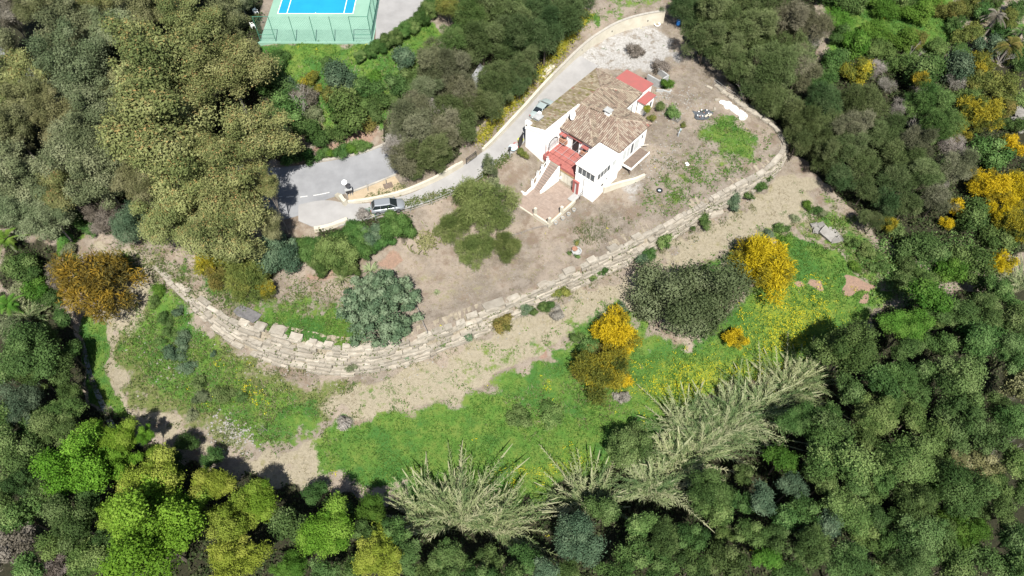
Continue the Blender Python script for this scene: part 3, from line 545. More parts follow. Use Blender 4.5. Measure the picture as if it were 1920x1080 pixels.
# long east front: windows over the deck
for (a0, a1, z0, m) in [(6.3,7.1,.0,M_blind),(7.25,8.0,-.1,M_blind),(8.15,8.75,-.1,M_glass),(8.9,10.1,-.15,M_blind),(10.5,10.9,1.0,M_glass)]:
    w = HB("window", m, (a0,a1,11.452,11.48,z0,1.75)); f = MB(); f.hbox(a0-.08,a0,11.452,11.51,z0-.05,1.83); f.hbox(a1,a1+.08,11.452,11.51,z0-.05,1.83); f.hbox(a0,a1,11.452,11.51,1.752,1.83); f.split("frame", M_frame, w)
HB("alarm_box", M_redp, (6.25,6.42,11.452,11.5,1.9,2.1))
# roof planes: boards below, barrel tiles on top
def tcol(kind, base=.5):
    r = .55*R.random()+.45*base; v = R.uniform(.85, 1.12)
    if kind == 'moss':
        c = (.145,.135,.052) if r < .28 else (.185,.152,.10) if r < .6 else (.25,.215,.155) if r < .92 else (.19,.12,.085)
    elif kind == 'pink':
        c = (.205,.152,.118) if r < .42 else (.265,.22,.175) if r < .74 else (.155,.11,.088) if r < .95 else (.24,.115,.09)
    else: c = (.245,.205,.155) if r < .5 else (.195,.15,.115) if r < .8 else (.135,.11,.085) if r < .97 else (.22,.115,.09)
    return tuple(x*v for x in c)
M_under = mat('roof_channel', (.12,.09,.068), .95, c2=(.085,.065,.05), scale=3)
def roof_plane(pts, along, kind, mossline=None):
    P = np.array([[p[0], p[1]] for p in pts]); Z = np.array([p[2] for p in pts]); A = np.column_stack([P, np.ones(len(P))]); co = np.linalg.lstsq(A, Z, rcond=None)[0]
    zf = lambda a, b: co[0]*a+co[1]*b+co[2]
    rp = empty("roof"); rp.parent = house
    mb = MB(); n = len(pts); mb.add([hp(a, b, zf(a, b)+.02) for a, b in P]+[hp(a, b, zf(a, b)-.12) for a, b in P], [tuple(range(n)), tuple(range(n, 2*n))[::-1]]+[(i,(i+1)%n,n+(i+1)%n,n+i) for i in range(n)]); mb.build("roof_deck", M_under, rp)
    mb = MB(); u = 0 if along == 'a' else 1; w = 1-u; lo, hi = P[:, w].min(), P[:, w].max(); x = lo+.13
    while x < hi:
        cb = R.random(); ts = []                                             # span of the column inside the plane
        for i in range(n):
            p, q = P[i], P[(i+1) % n]
            if (p[w] > x) != (q[w] > x): ts.append(p[u]+(q[u]-p[u])*(x-p[w])/(q[w]-p[w]))
        ts.sort()
        for t0, t1 in zip(ts[0::2], ts[1::2]):
            g = co[u]; up = 1 if g > 0 else -1              # tiles taper uphill
            t = t0 if up > 0 else t1; L = abs(t1-t0); s_ = 0
            while s_ < L-.05:
                e = min(s_+.44, L); d = R.uniform(-.015,.015); k = kind
                c = tcol(k, cb)
                prof = [(-.105,.0),(-.075,.075),(.0,.105),(.075,.075),(.105,.0)]; vs = []
                for ss, f_, lf in ((s_, 1.0, .035), (e+.03, .86, .0)):
                    tt = t+up*ss
                    for o, h in prof:
                        a, b = (tt, x+o*f_+d) if u == 0 else (x+o*f_+d, tt); vs.append(hp(a, b, zf(a, b)+.02+h*f_+lf))
                mb.add(vs, [(i, i+1, 6+i, 5+i) for i in range(4)]+[(4,3,2,1,0)], c); s_ = e
        x += R.uniform(.255,.275)
    mb.build("roof_tiles", M_tile, rp, kind='stuff'); return zf
roof_plane([(.52,-.85,2.98),(.52,2.62,4.08),(7.5,2.9,4.2),(12.1,2.9,4.2),(16.25,-.95,2.98)], 'b', 'moss')
roof_plane([(16.3,-.95,2.98),(12.1,2.9,4.2),(16.3,7.25,2.98)], 'a', 'mix')
roof_plane([(7.5,2.92,4.2),(12.1,2.92,4.2),(16.25,7.3,2.98),(12.2,7.35,2.98)], 'b', 'mix')
roof_plane([(3.15,2.98,2.98),(7.6,2.98,4.35),(7.6,4.3,4.35),(3.15,8.5,2.98)], 'a', 'pink')
roof_plane([(7.6,4.3,4.33),(8.1,4.9,4.15),(4.65,8.65,2.98),(3.15,8.5,2.98)], 'b', 'mix')
roof_plane([(4.6,8.6,2.98),(8.2,4.6,4.3),(8.3,8.4,4.35),(4.6,11.8,2.98)], 'a', 'pink')
roof_plane([(8.3,8.4,4.35),(4.6,11.85,2.98),(12.05,11.85,2.98)], 'b', 'pink')
roof_plane([(7.6,2.98,4.33),(7.6,4.3,4.35),(8.3,8.4,4.35),(12.05,11.8,2.98),(12.2,7.3,2.98)], 'a', 'mix')
def ridge(pts):
    mb = MB()
    for p, q in zip(pts[:-1], pts[1:]):
        p, q = np.array(hp(*p)), np.array(hp(*q)); L = np.linalg.norm(q-p); n = max(1, int(L/.45))
        for i in range(n):
            a = p+(q-p)*i/n; b = p+(q-p)*(i+1.06)/n; mb.tube(a, b, .15, .12, 7, tcol('mix' if R.random() < .6 else 'pink'))
    mb.build("ridge_tiles", M_tile, house, kind='stuff')
ridge([(7.5,2.9,4.24),(12.1,2.9,4.24)]); ridge([(12.1,2.9,4.24),(16.2,-.9,3.02)]); ridge([(12.1,2.9,4.24),(16.2,7.2,3.02)]); ridge([(7.6,4.3,4.39),(3.2,8.45,3.02)]); ridge([(7.6,3.1,4.39),(7.6,4.3,4.39),(8.3,4.7,4.39),(8.3,8.4,4.39)]); ridge([(8.3,8.4,4.39),(4.65,11.8,3.02)]); ridge([(8.3,8.4,4.39),(12,11.8,3.02)])
# chimneys
ch = HB("chimney", M_white, (8.0,8.6,6.6,7.4,3.6,4.75)); mb = MB()
for q in [(8.0,8.1,6.6,6.7),(8.5,8.6,6.6,6.7),(8.0,8.1,7.3,7.4),(8.5,8.6,7.3,7.4)]: mb.hbox(*q, 4.752, 5.0)
mb.split("flue_post", M_white, ch); mb = MB(); mb.hbox(7.85,8.75,6.45,7.55,5.002,5.1); mb.build("cap", M_block, ch)
ch = HB("chimney", M_block, (1.75,2.7,-.55,.35,2.6,3.7)); mb = MB(); mb.hbox(1.65,2.8,-.65,.45,3.702,3.82); mb.build("cap", M_block, ch); mb = MB(); mb.hbox(2.72,3.2,-.75,-.3,2.6,3.75); mb.hbox(.55,1.0,-1.0,-.1,2.6,3.55); mb.split("flue", M_white, ch)
# dish on the courtyard parapet
d_ = MB(); c = Vector(hp(5.0,3.55,4.35)); ax_ = Vector((.75,-.5,.3)).normalized(); q = ax_.to_track_quat('Z','Y'); rings = []
for r_, h_ in ((.0,-.16),(.25,-.13),(.5,-.06),(.68,.03)): rings.append([c+q@Vector((r_*cos(t), r_*sin(t), h_)) for t in np.linspace(0, 2*pi, 15)[:-1]])
vs = [v for rg in rings for v in rg]; n = 14; fs = [(k_*n+i, k_*n+(i+1)%n, (k_+1)*n+(i+1)%n, (k_+1)*n+i) for k_ in range(3) for i in range(n)]; d_.add(vs, fs); ds = d_.build("satellite_dish", M_slabw, house, smooth=True)
mb = MB(); mb.tube(hp(4.9,2.9,3.5), c-ax_*.15, .05); mb.tube(hp(4.5,2.9,3.2), hp(4.5,2.9,4.2), .05); mb.tube(c-ax_*.12, c+ax_*.55+Vector((0,0,-.25)), .025); mb.build("mount", M_metal, ds)
# stairs down to the patio
st = empty("staircase"); st.parent = house
M_step = mat('step_tile', (.24,.185,.155), .9, c2=(.18,.135,.115), scale=3)
ns = 12; M_riser = mat('step_riser', (.30,.265,.23), .9, c2=(.23,.20,.17), scale=3)
for i_ in range(ns):
    a1 = -.14-i_*.297; zt_ = -.0-(i_+1)*.2; mb = MB(); mb.hbox(a1-.297, a1, 4.18+.018*i_, 5.72-.02*i_, -2.75, zt_-.04); s_ = mb.build("step", M_riser, st); mb = MB(); mb.hbox(a1-.292, a1-.01, 4.2+.018*i_, 5.7-.02*i_, zt_-.038, zt_); mb.build("tread", M_step, s_)
mb = MB(); mb.prism([hp(-.14,5.72)[:2],hp(-.14,5.9)[:2],hp(-3.75,5.66)[:2],hp(-3.75,5.48)[:2]], [-2.75]*4, [.12,.12,-2.2,-2.2]); mb.prism([hp(-.14,4.0)[:2],hp(-.14,4.18)[:2],hp(-3.75,4.38)[:2],hp(-3.75,4.2)[:2]], [-2.75]*4, [.12,.12,-2.2,-2.2]); mb.build("stair_wall", M_slabw, st)
for a, z in ((-.3,-.1),(-1.4,-.75),(-2.3,-1.3),(-3.4,-2.0)):
    mb = MB(); mb.hbox(a-.14, a+.14, 3.72, 3.985, -2.75, z+.55); p_ = mb.build("pier", M_slabw, st); mb = MB(); mb.tube(hp(a,3.85,z+.552), hp(a,3.85,z+.8), .1, .16, 8); mb.build("pot", M_block, p_)
mb = MB(); mb.path([hp(-.3,3.9,.35), hp(-1.4,3.9,-.3), hp(-2.3,3.9,-.85), hp(-3.4,3.9,-1.55)], .03, 5); mb.build("handrail", M_frame, st)
mb = MB(); P_ = [hp(-3.75,4.2)[:2], hp(-4.6,4.2)[:2], hp(-5.15,4.25)[:2], hp(-5.3,3.9)[:2], hp(-5.2,3.3)[:2]]; P_ = np.array(P_); wallstrip(mb, P_, np.full(5,-2.75), np.array([-2.15,-2.2,-2.25,-2.25,-2.3]), .22); mb.build("curved_wall", M_slabw, st)
# frame of wires over the terrace
mb = MB()
for b0 in (3.6,4.75,5.85,6.95,8.0): mb.tube(hp(-.05,b0,2.15), hp(3.55,b0,2.3), .022)
for a0 in (.1,1.7): mb.tube(hp(a0,3.0,2.2), hp(a0,8.6,2.2), .022)
mb.tube(hp(.05,3.2,.0), hp(.05,3.2,2.2), .03); mb.tube(hp(.05,8.4,.0), hp(.05,8.4,2.2), .03); mb.build("pergola_frame", M_pipe, house)
# the annex with flat red roofs behind the house
an = empty("annex", (0,0,0), label="small white annex with two flat red roofs at the far end of the tiled house", category="annex")
def AB(name, m, *bx):
    mb = MB()
    for q in bx: mb.hbox(*q)
    return mb.build(name, m, an)
AB("wall", M_white, (16.35,19.5,2.3,6.75,-1.2,2.2)); mb = MB(); mb.prism([hp(16.3,2.1)[:2],hp(19.75,2.1)[:2],hp(19.75,6.85)[:2],hp(16.3,6.85)[:2]], [2.4,2.22,2.22,2.4], [2.52,2.34,2.34,2.52]); mb.build("roof", M_redp, an)
AB("wall", M_white, (15.95,18.3,7.0,8.15,-1.6,1.7)); mb = MB(); mb.prism([hp(15.75,6.95)[:2],hp(18.5,6.95)[:2],hp(18.5,8.3)[:2],hp(15.75,8.3)[:2]], 1.74, 1.86); mb.build("roof", M_redp, an)
AB("door", M_frame, (16.2,16.9,8.152,8.18,-1.0,.9)); AB("window", M_glass, (17.4,17.8,8.152,8.18,.3,1.1))
HB("window", M_glass, (12.6,13.2,6.902,6.93,.2,1.9)); w = HB("door", M_blind, (13.5,14.6,6.902,6.93,-.6,1.7)); mb = MB(); mb.hbox(13.42,13.5,6.902,6.96,-.6,1.8); mb.hbox(14.6,14.68,6.902,6.96,-.6,1.8); mb.split("frame", M_metal, w)
# timber deck beside the east front
dk = empty("deck", (0,0,0), label="raised brown timber deck with a pale rail against the long side of the house", category="deck")
for i_ in range(12): mb = MB(); b0 = 11.56+i_*.122; mb.hbox(6.45,10.6,b0,b0+.112,-.62,-.55+R.uniform(-.006,.006)); mb.build("plank", M_wood, dk)
mb = MB(); mb.hbox(6.35,10.7,13.04,13.12,-.75,-.42); mb.hbox(6.35,6.44,11.55,13.035,-.75,-.42); mb.build("rail", M_frame, dk)
mb = MB()
for a, b in ((6.5,12.9),(8.5,12.9),(10.5,12.9)): mb.hbox(a-.06,a+.06,b-.06,b+.06,-2.2,-.625)
mb.split("post", M_wood, dk)
mb = MB(); mb.tube(hp(10.62,11.7,-.1), hp(11.4,12.3,-.1), .05, .05, 6); mb.build("pole", M_cream, dk)
# pale retaining wall running out from the tower
mb = MB(); P_ = resample([hp(1.8,12.0)[:2], hp(4.3,13.2)[:2], hp(6.0,14.2)[:2], hp(7.5,14.7)[:2]], 12); z_ = terr(P_); wallstrip(mb, P_, z_-.8, np.linspace(-1.1,-1.2,12), .34); mb.build("low_wall", M_cream, label="low white retaining wall running out from the tower base past the deck", category="wall")
# patio: pavers, edging and posts
pt = empty("patio", (0,0,0), label="sunken terracotta paved patio with stub pillars at the foot of the stairs", category="patio")
M_pav = [mat('paver_%s' % c, v, .9, c2=tuple(x*.8 for x in v), scale=2.5) for c, v in (('pink', (.262,.205,.168)), ('buff', (.268,.212,.176)), ('dull', (.25,.195,.16)))]
pe = [mesh_np("paver", *[np.array(x) for x in (lambda m: (m.v, m.f))((lambda m: (m.box(-.2835,.2835,-.2835,.2835,-.08,0), m)[1])(MB()))], M_pav[q]) for q in range(3)]
pp = np.array(patio)
for i_ in range(13):
    for j_ in range(10):
        a, b = -7.05+i_*.575, 4.6+j_*.575
        if a > -3.6 and b < 5.95: continue
        if a > -.35 or (a > -1.9 and b > 8.7): continue
        link("paver", pe[R.choice((0,0,1,1,2))], pt, hp(a, b, -2.5+R.uniform(-.012,.006)), (R.uniform(-.01,.01), R.uniform(-.01,.01), TH+R.uniform(-.01,.01)))
mb = MB(); mb.hbox(-7.45,-7.3,4.3,7.5,-2.9,-2.42); mb.hbox(-7.5,-7.28,7.5,10.2,-3.4,-1.95); mb.hbox(-7.28,-1.9,9.95,10.2,-3.4,-2.05); mb.build("edging_wall", M_cream, pt)
mb = MB(); mb.hbox(-7.278,-7.1,7.7,9.9,-2.5,-2.2); mb.hbox(-7.1,-2.0,9.78,9.94,-2.5,-2.28); mb.split("bench", M_ochre, pt)
for a, b in ((-7.2,7.6),(-7.25,10.05),(-4.7,10.05)): mb = MB(); mb.hbox(a-.17,a+.17,b-.17,b+.17,-2.9,-1.0); mb.build("pillar", M_cream, pt)
mb = MB(); mb.hbox(-2.0,-.42,8.7,9.9,-2.9,-2.52); mb.build("slab", M_block, pt)
# blockwork pen behind the annex
def pix(px, py, z): return un(px, py, z)
pen = empty("blockwork_pen", (0,0,0), label="roofless grey blockwork pen standing behind the red-roofed annex", category="pen")
def penwall(p, q, z1, w=.2, z0=-1.4):
    mb = MB(); P_ = resample([un(*p, z1), un(*q, z1)], 2); wallstrip(mb, P_, np.full(2, z0), np.full(2, z1), w); mb.build("wall", M_block, pen)
penwall((1215,139),(1236.5,151),1.2); penwall((1237.2,151.2),(1254,140.5),1.2); penwall((1235.5,128),(1252.5,140),1.0); penwall((1231,167.5),(1244,168.5),.3,.22); penwall((1244,168.7),(1256,172),.1,.22); penwall((1256,172),(1270.5,150.5),.0,.25)
# ------------------------------------------------------------------ foliage
def unit(v): return v/(np.linalg.norm(v, axis=1)[:, None]+1e-9)
def foliage(seed, Rr, zs, nl, lr, n, lw, ll, style='leaf', bias=.25, droop=0., low=-.35, core=True, ragged=.5, shoots=.14):
    g = np.random.default_rng(seed); d = unit(g.normal(size=(nl*5, 3))); d = d[d[:, 2] > low][:nl]; nl = len(d)
    az = np.arctan2(d[:, 1], d[:, 0]); wob = 1+ragged*.45*np.sin(az*2+g.uniform(0,6))*g.uniform(.4,1)+ragged*.3*np.sin(az*3+g.uniform(0,6))   # lopsided outline
    c = d*np.array([Rr, Rr, Rr*zs])*(g.uniform(.45, .88, nl)*wob)[:, None]; lrad = lr*Rr*g.uniform(1-ragged, 1+ragged*.9, nl); lv = g.random(nl); den = g.uniform(.45, 1.25, nl)
    if core: c = np.vstack([c, [[0, 0, -.1*Rr]]]); lrad = np.r_[lrad, Rr*.5*min(1, zs+.1)]; lv = np.r_[lv, .3]; den = np.r_[den, .7]
    w = lrad**2*den; k = g.choice(len(c), int(n*1.7), p=w/w.sum()); d = unit(g.normal(size=(len(k), 3))); d[:, 2] += bias; d = unit(d)
    fluff = 1+.16*np.sin(d[:, 0]*7+k)*np.sin(d[:, 1]*6+k*2)+g.normal(size=len(k))*.05
    p = c[k]+d*(lrad[k]*(1-.5*g.random(len(k))**1.6)*fluff)[:, None]*np.array([1, 1, .85])
    p = p+g.normal(size=p.shape)*(lrad[k]*.10)[:, None]; st = g.random(len(k)) < shoots; sp_ = g.integers(0, 40, len(k)); sd_ = unit(g.normal(size=(40, 3))*[1, 1, .7]+[0, 0, .3])
    p[st] = (c[k]+sd_[sp_]*(lrad[k]*(1.02+.38*g.random(len(k))))[:, None]+g.normal(size=p.shape)*(lrad[k]*.10)[:, None])[st]      # shoots that stick out of the clumps
    keep = np.ones(len(k), bool)
    for j in range(len(c)):
        q = np.linalg.norm(p-c[j], axis=1) < lrad[j]*.6; keep &= ~(q & (k != j))
    p, d, k = p[keep][:n], d[keep][:n], k[keep][:n]; m = len(p); sz = g.uniform(.55, 1.4, m)
    if style == 'leaf':
        nn = unit(d*.95+g.normal(size=(m, 3))*.36+[0, 0, .25]); t = unit(np.cross(nn, g.normal(size=(m, 3)))); b = np.cross(nn, t)
    else:
        b = unit(d+g.normal(size=(m, 3))*.45+[0, 0, droop]); t = unit(np.cross(b, unit(d*.2+g.normal(size=(m, 3))*.6+[0, 0, .4])))
    hl = (ll*sz/2)[:, None]; hw = (lw*sz/2)[:, None]
    V = np.stack([p-b*hl, p+t*hw-b*hl*.15, p+b*hl, p-t*hw-b*hl*.15], 1).reshape(-1, 3); F = np.arange(4*m).reshape(m, 4)
    r95 = np.percentile(np.hypot(p[:, 0], p[:, 1]), 96); V = (V-np.array([*np.median(p[:, :2], 0), 0]))*(Rr/r95)
    outer = np.clip((d[:, 2]*.5+.5)*.6+.4*g.random(m), 0, 1)
    col = np.repeat(np.stack([g.random(m), lv[k], outer], 1), 4, 0)
    return V, F, col
def tree_trunk(seed, n=6, thin=1.0):
    r = random.Random(seed); mb = MB(); p = Vector((0,0,-.06)); q = Vector((r.uniform(-.05,.05), r.uniform(-.05,.05), .55)); mb.tube(p, q, .05*thin, .034*thin, 7)
    for i in range(n):
        a = 2*pi*i/n+r.uniform(-.4,.4); e = q+Vector((cos(a)*r.uniform(.18,.36), sin(a)*r.uniform(.18,.36), r.uniform(.25,.5))); mdl = (q+e)/2+Vector((r.uniform(-.05,.05), r.uniform(-.05,.05), .05))
        mb.tube(q, mdl, .024*thin, .017*thin, 5); mb.tube(mdl, e, .017*thin, .006*thin, 5)
        for _ in range(2): mb.tube(mdl, mdl+Vector((r.uniform(-.2,.2), r.uniform(-.2,.2), r.uniform(.1,.3))), .01*thin, .004*thin, 4)
    return mb
M_bark = mat('bark', (.11,.09,.07), .95, var=.4, scale=4, bump=.4); M_bark2 = mat('pale_bark', (.20,.18,.16), .95, var=.3, scale=3); M_twig = mat('dry_twigs', (.27,.25,.23), .95, var=.35, scale=2)
TRK = [tree_trunk(i).mesh("trunk", M_bark) for i in range(3)]; TRK2 = [tree_trunk(i+9).mesh("trunk", M_bark2) for i in range(2)]
def shapes(n, *a, **k):
    Rr = a[0]; out = []
    for i in range(n):
        V, F, c = foliage(100+i*17+int(a[3]*100)+a[2]+a[4], *a, **k); out.append((mesh_np("crown", V, F, None, {'leafc': c}), Rr))
        out[-1][0].materials.append(None)
    return out
SH = dict(
 euc=shapes(4, 5.2, 1.0, 44, .235, 30000, .15, .24, bias=.2, low=-.7, ragged=.6), wood=shapes(8, 3.6, .85, 34, .26, 19000, .13, .21, bias=.25, low=-.5, ragged=.65), wood_s=shapes(4, 2.0, .85, 16, .34, 7500, .12, .18, bias=.25),
 lime=shapes(3, 4.2, .85, 40, .235, 26000, .145, .21, bias=.2, low=-.5, ragged=.6), pine=shapes(4, 3.4, 1.0, 46, .24, 22000, .045, .42, style='spray', droop=.1, low=-.7, ragged=.6), pine_s=shapes(2, 2.0, .95, 18, .32, 9000, .04, .36, style='spray', droop=.1),
 hedge=shapes(3, 2.6, .8, 36, .27, 16000, .11, .17, bias=.3, ragged=.35, shoots=.05), bush=shapes(4, 1.3, .75, 12, .38, 3600, .10, .15, bias=.3), mimosa=shapes(3, 3.2, .85, 36, .26, 14000, .07, .40, style='spray', droop=.05),
 mimosa_s=shapes(2, 1.5, .85, 14, .35, 4200, .06, .32, style='spray', droop=.05), tiny=shapes(3, .5, .75, 6, .5, 500, .09, .13), olive=shapes(2, 3.2, .85, 40, .24, 19000, .04, .40, style='spray', droop=-.1, low=-.5, ragged=.4), glob=shapes(1, 4.4, .8, 190, .10, 24000, .12, .22, bias=.3, ragged=.10, shoots=0.),
 cone=shapes(1, 1.3, 2.2, 26, .34, 5200, .07, .26, style='spray'), dead=shapes(2, 2.0, .8, 12, .4, 2600, .022, .75, style='spray', droop=.2))
def lm(n, *cols, **k): return leaf_mat('foliage_'+n, cols, **k)
LM = dict(
 gold=lm('gold_olive', (.075,.098,.032), (.152,.172,.062), (.235,.25,.105), tip=((.30,.19,.075), .84), trans=.22, hue=.012, val=.14), greyg=lm('grey_olive', (.065,.086,.040), (.118,.142,.070), (.185,.205,.115), trans=.2, hue=.02, val=.18), brownish=lm('brown_olive', (.075,.085,.034), (.138,.143,.062), (.21,.21,.108), trans=.2, hue=.02, val=.18),
 pinkg=lm('pink_grey', (.075,.065,.048), (.125,.11,.088), (.19,.17,.145), trans=.2), dark=lm('dark_wood', (.022,.050,.012), (.050,.098,.024), (.098,.158,.048), trans=.2, hue=.016), greydk=lm('grey_wood', (.030,.058,.015), (.063,.108,.030), (.118,.168,.060), trans=.2, hue=.016),
 oakgr=lm('oak_grey', (.038,.064,.024), (.076,.112,.050), (.13,.168,.09), trans=.2), mid=lm('mid_green', (.034,.070,.016), (.076,.128,.034), (.135,.19,.062), trans=.22, hue=.016), bluegr=lm('blue_green', (.038,.072,.040), (.068,.112,.062), (.118,.168,.098), trans=.22, hue=.012), lime=lm('lime', (.07,.145,.012), (.14,.25,.024), (.225,.33,.05), trans=.38, hue=.018, val=.12),
 yelime=lm('yellow_lime', (.10,.145,.016), (.185,.235,.030), (.27,.30,.058), trans=.34, hue=.015, val=.12), pine=lm('pine_green', (.048,.072,.022), (.088,.118,.042), (.145,.172,.075), trans=.25, hue=.015, val=.16), pinegrey=lm('pine_grey', (.075,.082,.042), (.128,.13,.075), (.195,.19,.125), trans=.22, hue=.02, val=.16), pinedk=lm('pine_dark', (.030,.054,.018), (.062,.094,.033), (.112,.142,.06), trans=.25, val=.16),
 glossy=lm('glossy_green', (.032,.078,.018), (.054,.115,.026), (.085,.15,.042), trans=.25, hue=.015), mimosa=lm('mimosa_yellow', (.12,.12,.02), (.36,.27,.012), (.52,.385,.016), trans=.3, hue=.008, val=.1), mimdull=lm('mimosa_dull', (.055,.08,.018), (.14,.145,.024), (.34,.27,.022), trans=.3, hue=.01, val=.12), ochre=lm('mimosa_ochre', (.058,.055,.02), (.13,.095,.02), (.23,.15,.02), tip=((.29,.175,.022), .74), trans=.3, hue=.006, val=.08),
 yelgr=lm('yellow_green', (.08,.10,.025), (.13,.145,.036), (.20,.185,.048), trans=.3), brightg=lm('bright_green', (.048,.115,.014), (.078,.16,.022), (.12,.205,.036), trans=.33, hue=.015), glob=lm('succulent_blue', (.046,.082,.044), (.084,.128,.070), (.138,.184,.112), trans=.12, hue=.005, val=.05), olivet=lm('feathery_green', (.066,.095,.026), (.118,.152,.045), (.185,.212,.078), trans=.25, hue=.01, val=.06),
 dead=lm('dry_brush', (.16,.145,.125), (.235,.215,.19), (.31,.29,.26), trans=.1), yellow=lm('yellow_bloom', (.14,.165,.02), (.25,.25,.03), (.36,.33,.04), trans=.3), cactus=lm('cactus_green', (.10,.12,.05), (.15,.165,.07), (.21,.215,.11), trans=.05))
ALLPLANTS = []
GROW = {'eucalyptus_tree': 1.12, 'broadleaf_tree': .91, 'spring_tree': 1.05, 'pine_tree': 1.0, 'shrub': 1.05}
def plant(name, cat, shape, col, px, py, rp, hc, label=None, group=None, trunk=True, flat=1.0, lean=0., bark=0):
    """a plant whose crown centre shows at the survey pixel, hc metres above its ground, rp survey pixels in radius"""
    x, y, z = at(px, py, hc); Rm = rp*dep((x, y, z))/FPX; me, R0 = SH[shape][R.randrange(len(SH[shape]))]; s = Rm/R0*GROW.get(name, 1.0); zg = zt(x, y)
    e = empty(name, (x, y, zg), R.uniform(0, 6.28)); e['category'] = cat
    c = link("crown", me, e, (0, 0, z-zg), (R.uniform(-lean, lean), R.uniform(-lean, lean), 0), (s*R.uniform(.88,1.14), s*R.uniform(.88,1.14), s*flat*R.uniform(.9,1.15)))
    c.material_slots[0].link = 'OBJECT'; c.material_slots[0].material = LM[col]
    if trunk:
        h = max(z-zg, .4); t = (TRK2 if bark else TRK)[R.randrange(2)]; link("trunk", t, e, (0, 0, 0), (0, 0, 0), (min(h, Rm)*1.05, min(h, Rm)*1.05, h*.92))
    if group: e['group'] = group
    ALLPLANTS.append((e, px, py, rp, label, col)); return e
# kind: name, category, shape(large, small), height rule, trunk, words
KIND = dict(
 E=('eucalyptus_tree','tree','euc',lambda r: 1.0*r+3.0,'tall round-headed eucalyptus'), W=('broadleaf_tree','tree','wood',lambda r: .85*r+3.6,'bushy evergreen'), L=('spring_tree','tree','lime',lambda r: 1.05*r+3.2,'fresh leafed spring tree'),
 P=('pine_tree','tree','pine',lambda r: .9*r+1.6,'feathery pine'), B=('shrub','shrub','wood_s',lambda r: .62*r,'rounded shrub'), H=('hedge_bush','bush','hedge',lambda r: .6*r+.2,'dense clipped bush'),
 M=('mimosa_bush','bush','mimosa',lambda r: .75*r+.5,'mimosa bush'), D=('dry_shrub','shrub','dead',lambda r: .7*r+.4,'leafless dry shrub'))
CW = dict(gold='golden olive', greyg='grey-olive', brownish='brownish olive', pinkg='pinkish grey', dark='dark green', greydk='grey-green', mid='mid green', bluegr='blue-green', lime='bright lime', yelime='yellowish lime', pine='olive green', pinegrey='greyish brown', pinedk='deep green', glossy='glossy green', mimosa='golden yellow flowering', mimdull='dull yellow', ochre='ochre flowering', yelgr='yellow-green', brightg='vivid green', dead='pale grey', yellow='yellow blooming', olivet='feathery green')
def grove(k, group, where, rows, dh=0.):
    nm, cat, shp, hr, words_ = KIND[k]
    for row in rows:
        px, py, rp, col = row[:4]; xx = at(px, py, 3); Rm = rp*dep(xx)/FPX; sh = shp
        if shp == 'wood' and Rm < 2.5: sh = 'wood_s'
        if shp == 'wood_s' and Rm < 1.5: sh = 'bush'
        if shp == 'pine' and Rm < 2.5: sh = 'pine_s'
        if shp == 'mimosa' and Rm < 2.1: sh = 'mimosa_s'
        hc = (row[4] if len(row) > 4 else hr(Rm))+dh
        plant(nm, cat, sh, col, px, py, rp, max(.25, hc+R.uniform(-1.,.9)*(hc > 3)), ('auto', CW[col]+' '+words_, where), group, trunk=(k != 'B' or Rm > 1.2), bark=(k == 'E'))
grove('E','eucalyptus trees by the road','in the upper left wood', [(285,125,78,'gold'),(432,138,62,'gold'),(300,232,92,'gold'),(475,262,58,'gold',9.5),(330,335,64,'gold'),(440,360,64,'gold',10),(318,412,46,'gold'),(415,440,56,'gold',8.5),(500,418,30,'brownish',7),(502,345,22,'gold',9.5),
 (135,55,50,'greyg'),(215,60,44,'greyg'),(355,42,54,'gold'),(428,40,36,'brownish',4),(468,98,20,'brownish',3),(130,115,62,'greyg'),(35,150,52,'gold'),(55,185,38,'brownish'),(105,215,44,'brownish'),(180,205,52,'greyg'),(140,275,56,'greyg'),(20,240,48,'brownish'),(200,285,42,'greyg'),
 (40,335,56,'greyg'),(115,350,48,'gold'),(190,335,56,'greyg'),(35,395,46,'greyg'),(95,405,44,'greyg'),(200,405,32,'pinkg',3),(250,420,36,'bluegr',4),(20,30,36,'pinkg'),(65,12,34,'brownish'),(180,5,34,'gold'),(270,10,38,'brownish'),(255,340,40,'brownish'),(380,290,45,'gold'),(240,170,40,'brownish'),(452,5,24,'greyg',3),(340,-20,40,'gold'),(60,-30,45,'greyg'),(-30,90,50,'greyg'),(-35,260,50,'greyg'),(-30,370,45,'greyg')])
grove('B','shrubs on the slope below the tennis court','on the slope below the tennis court', [(525,112,24,'dark'),(515,152,34,'greydk'),(538,205,36,'dark'),(572,185,26,'pinkg'),(583,147,19,'mimdull'),(596,168,13,'mimdull'),(636,146,38,'bluegr'),(685,170,24,'mid'),(722,190,28,'mid'),(655,215,44,'mid'),(592,255,27,'dark'),(634,250,27,'mid'),(758,115,24,'bluegr'),(620,180,20,'yelgr'),(500,170,20,'dark'),(560,230,22,'dark'),(515,250,26,'dark'),(700,210,22,'greydk'),(640,195,20,'mid'),(545,280,20,'dark'),(745,165,26,'greydk'),(770,150,24,'greydk'),(700,150,18,'brightg'),(590,215,20,'greyg'),(612,120,14,'mid'),(545,165,22,'bluegr'),(690,235,20,'yelgr'),(675,190,24,'dark')])
grove('H','clipped hedge bushes beside the tennis court','in the hedge beside the tennis court', [(692,98,15,'glossy'),(708,89,16,'glossy'),(724,79,17,'mid'),(741,70,18,'mid'),(757,59,18,'glossy'),(773,48,18,'mid'),(789,37,18,'glossy'),(803,22,19,'mid'),(816,8,19,'glossy'),(676,106,12,'mid'),(826,-8,18,'mid')])
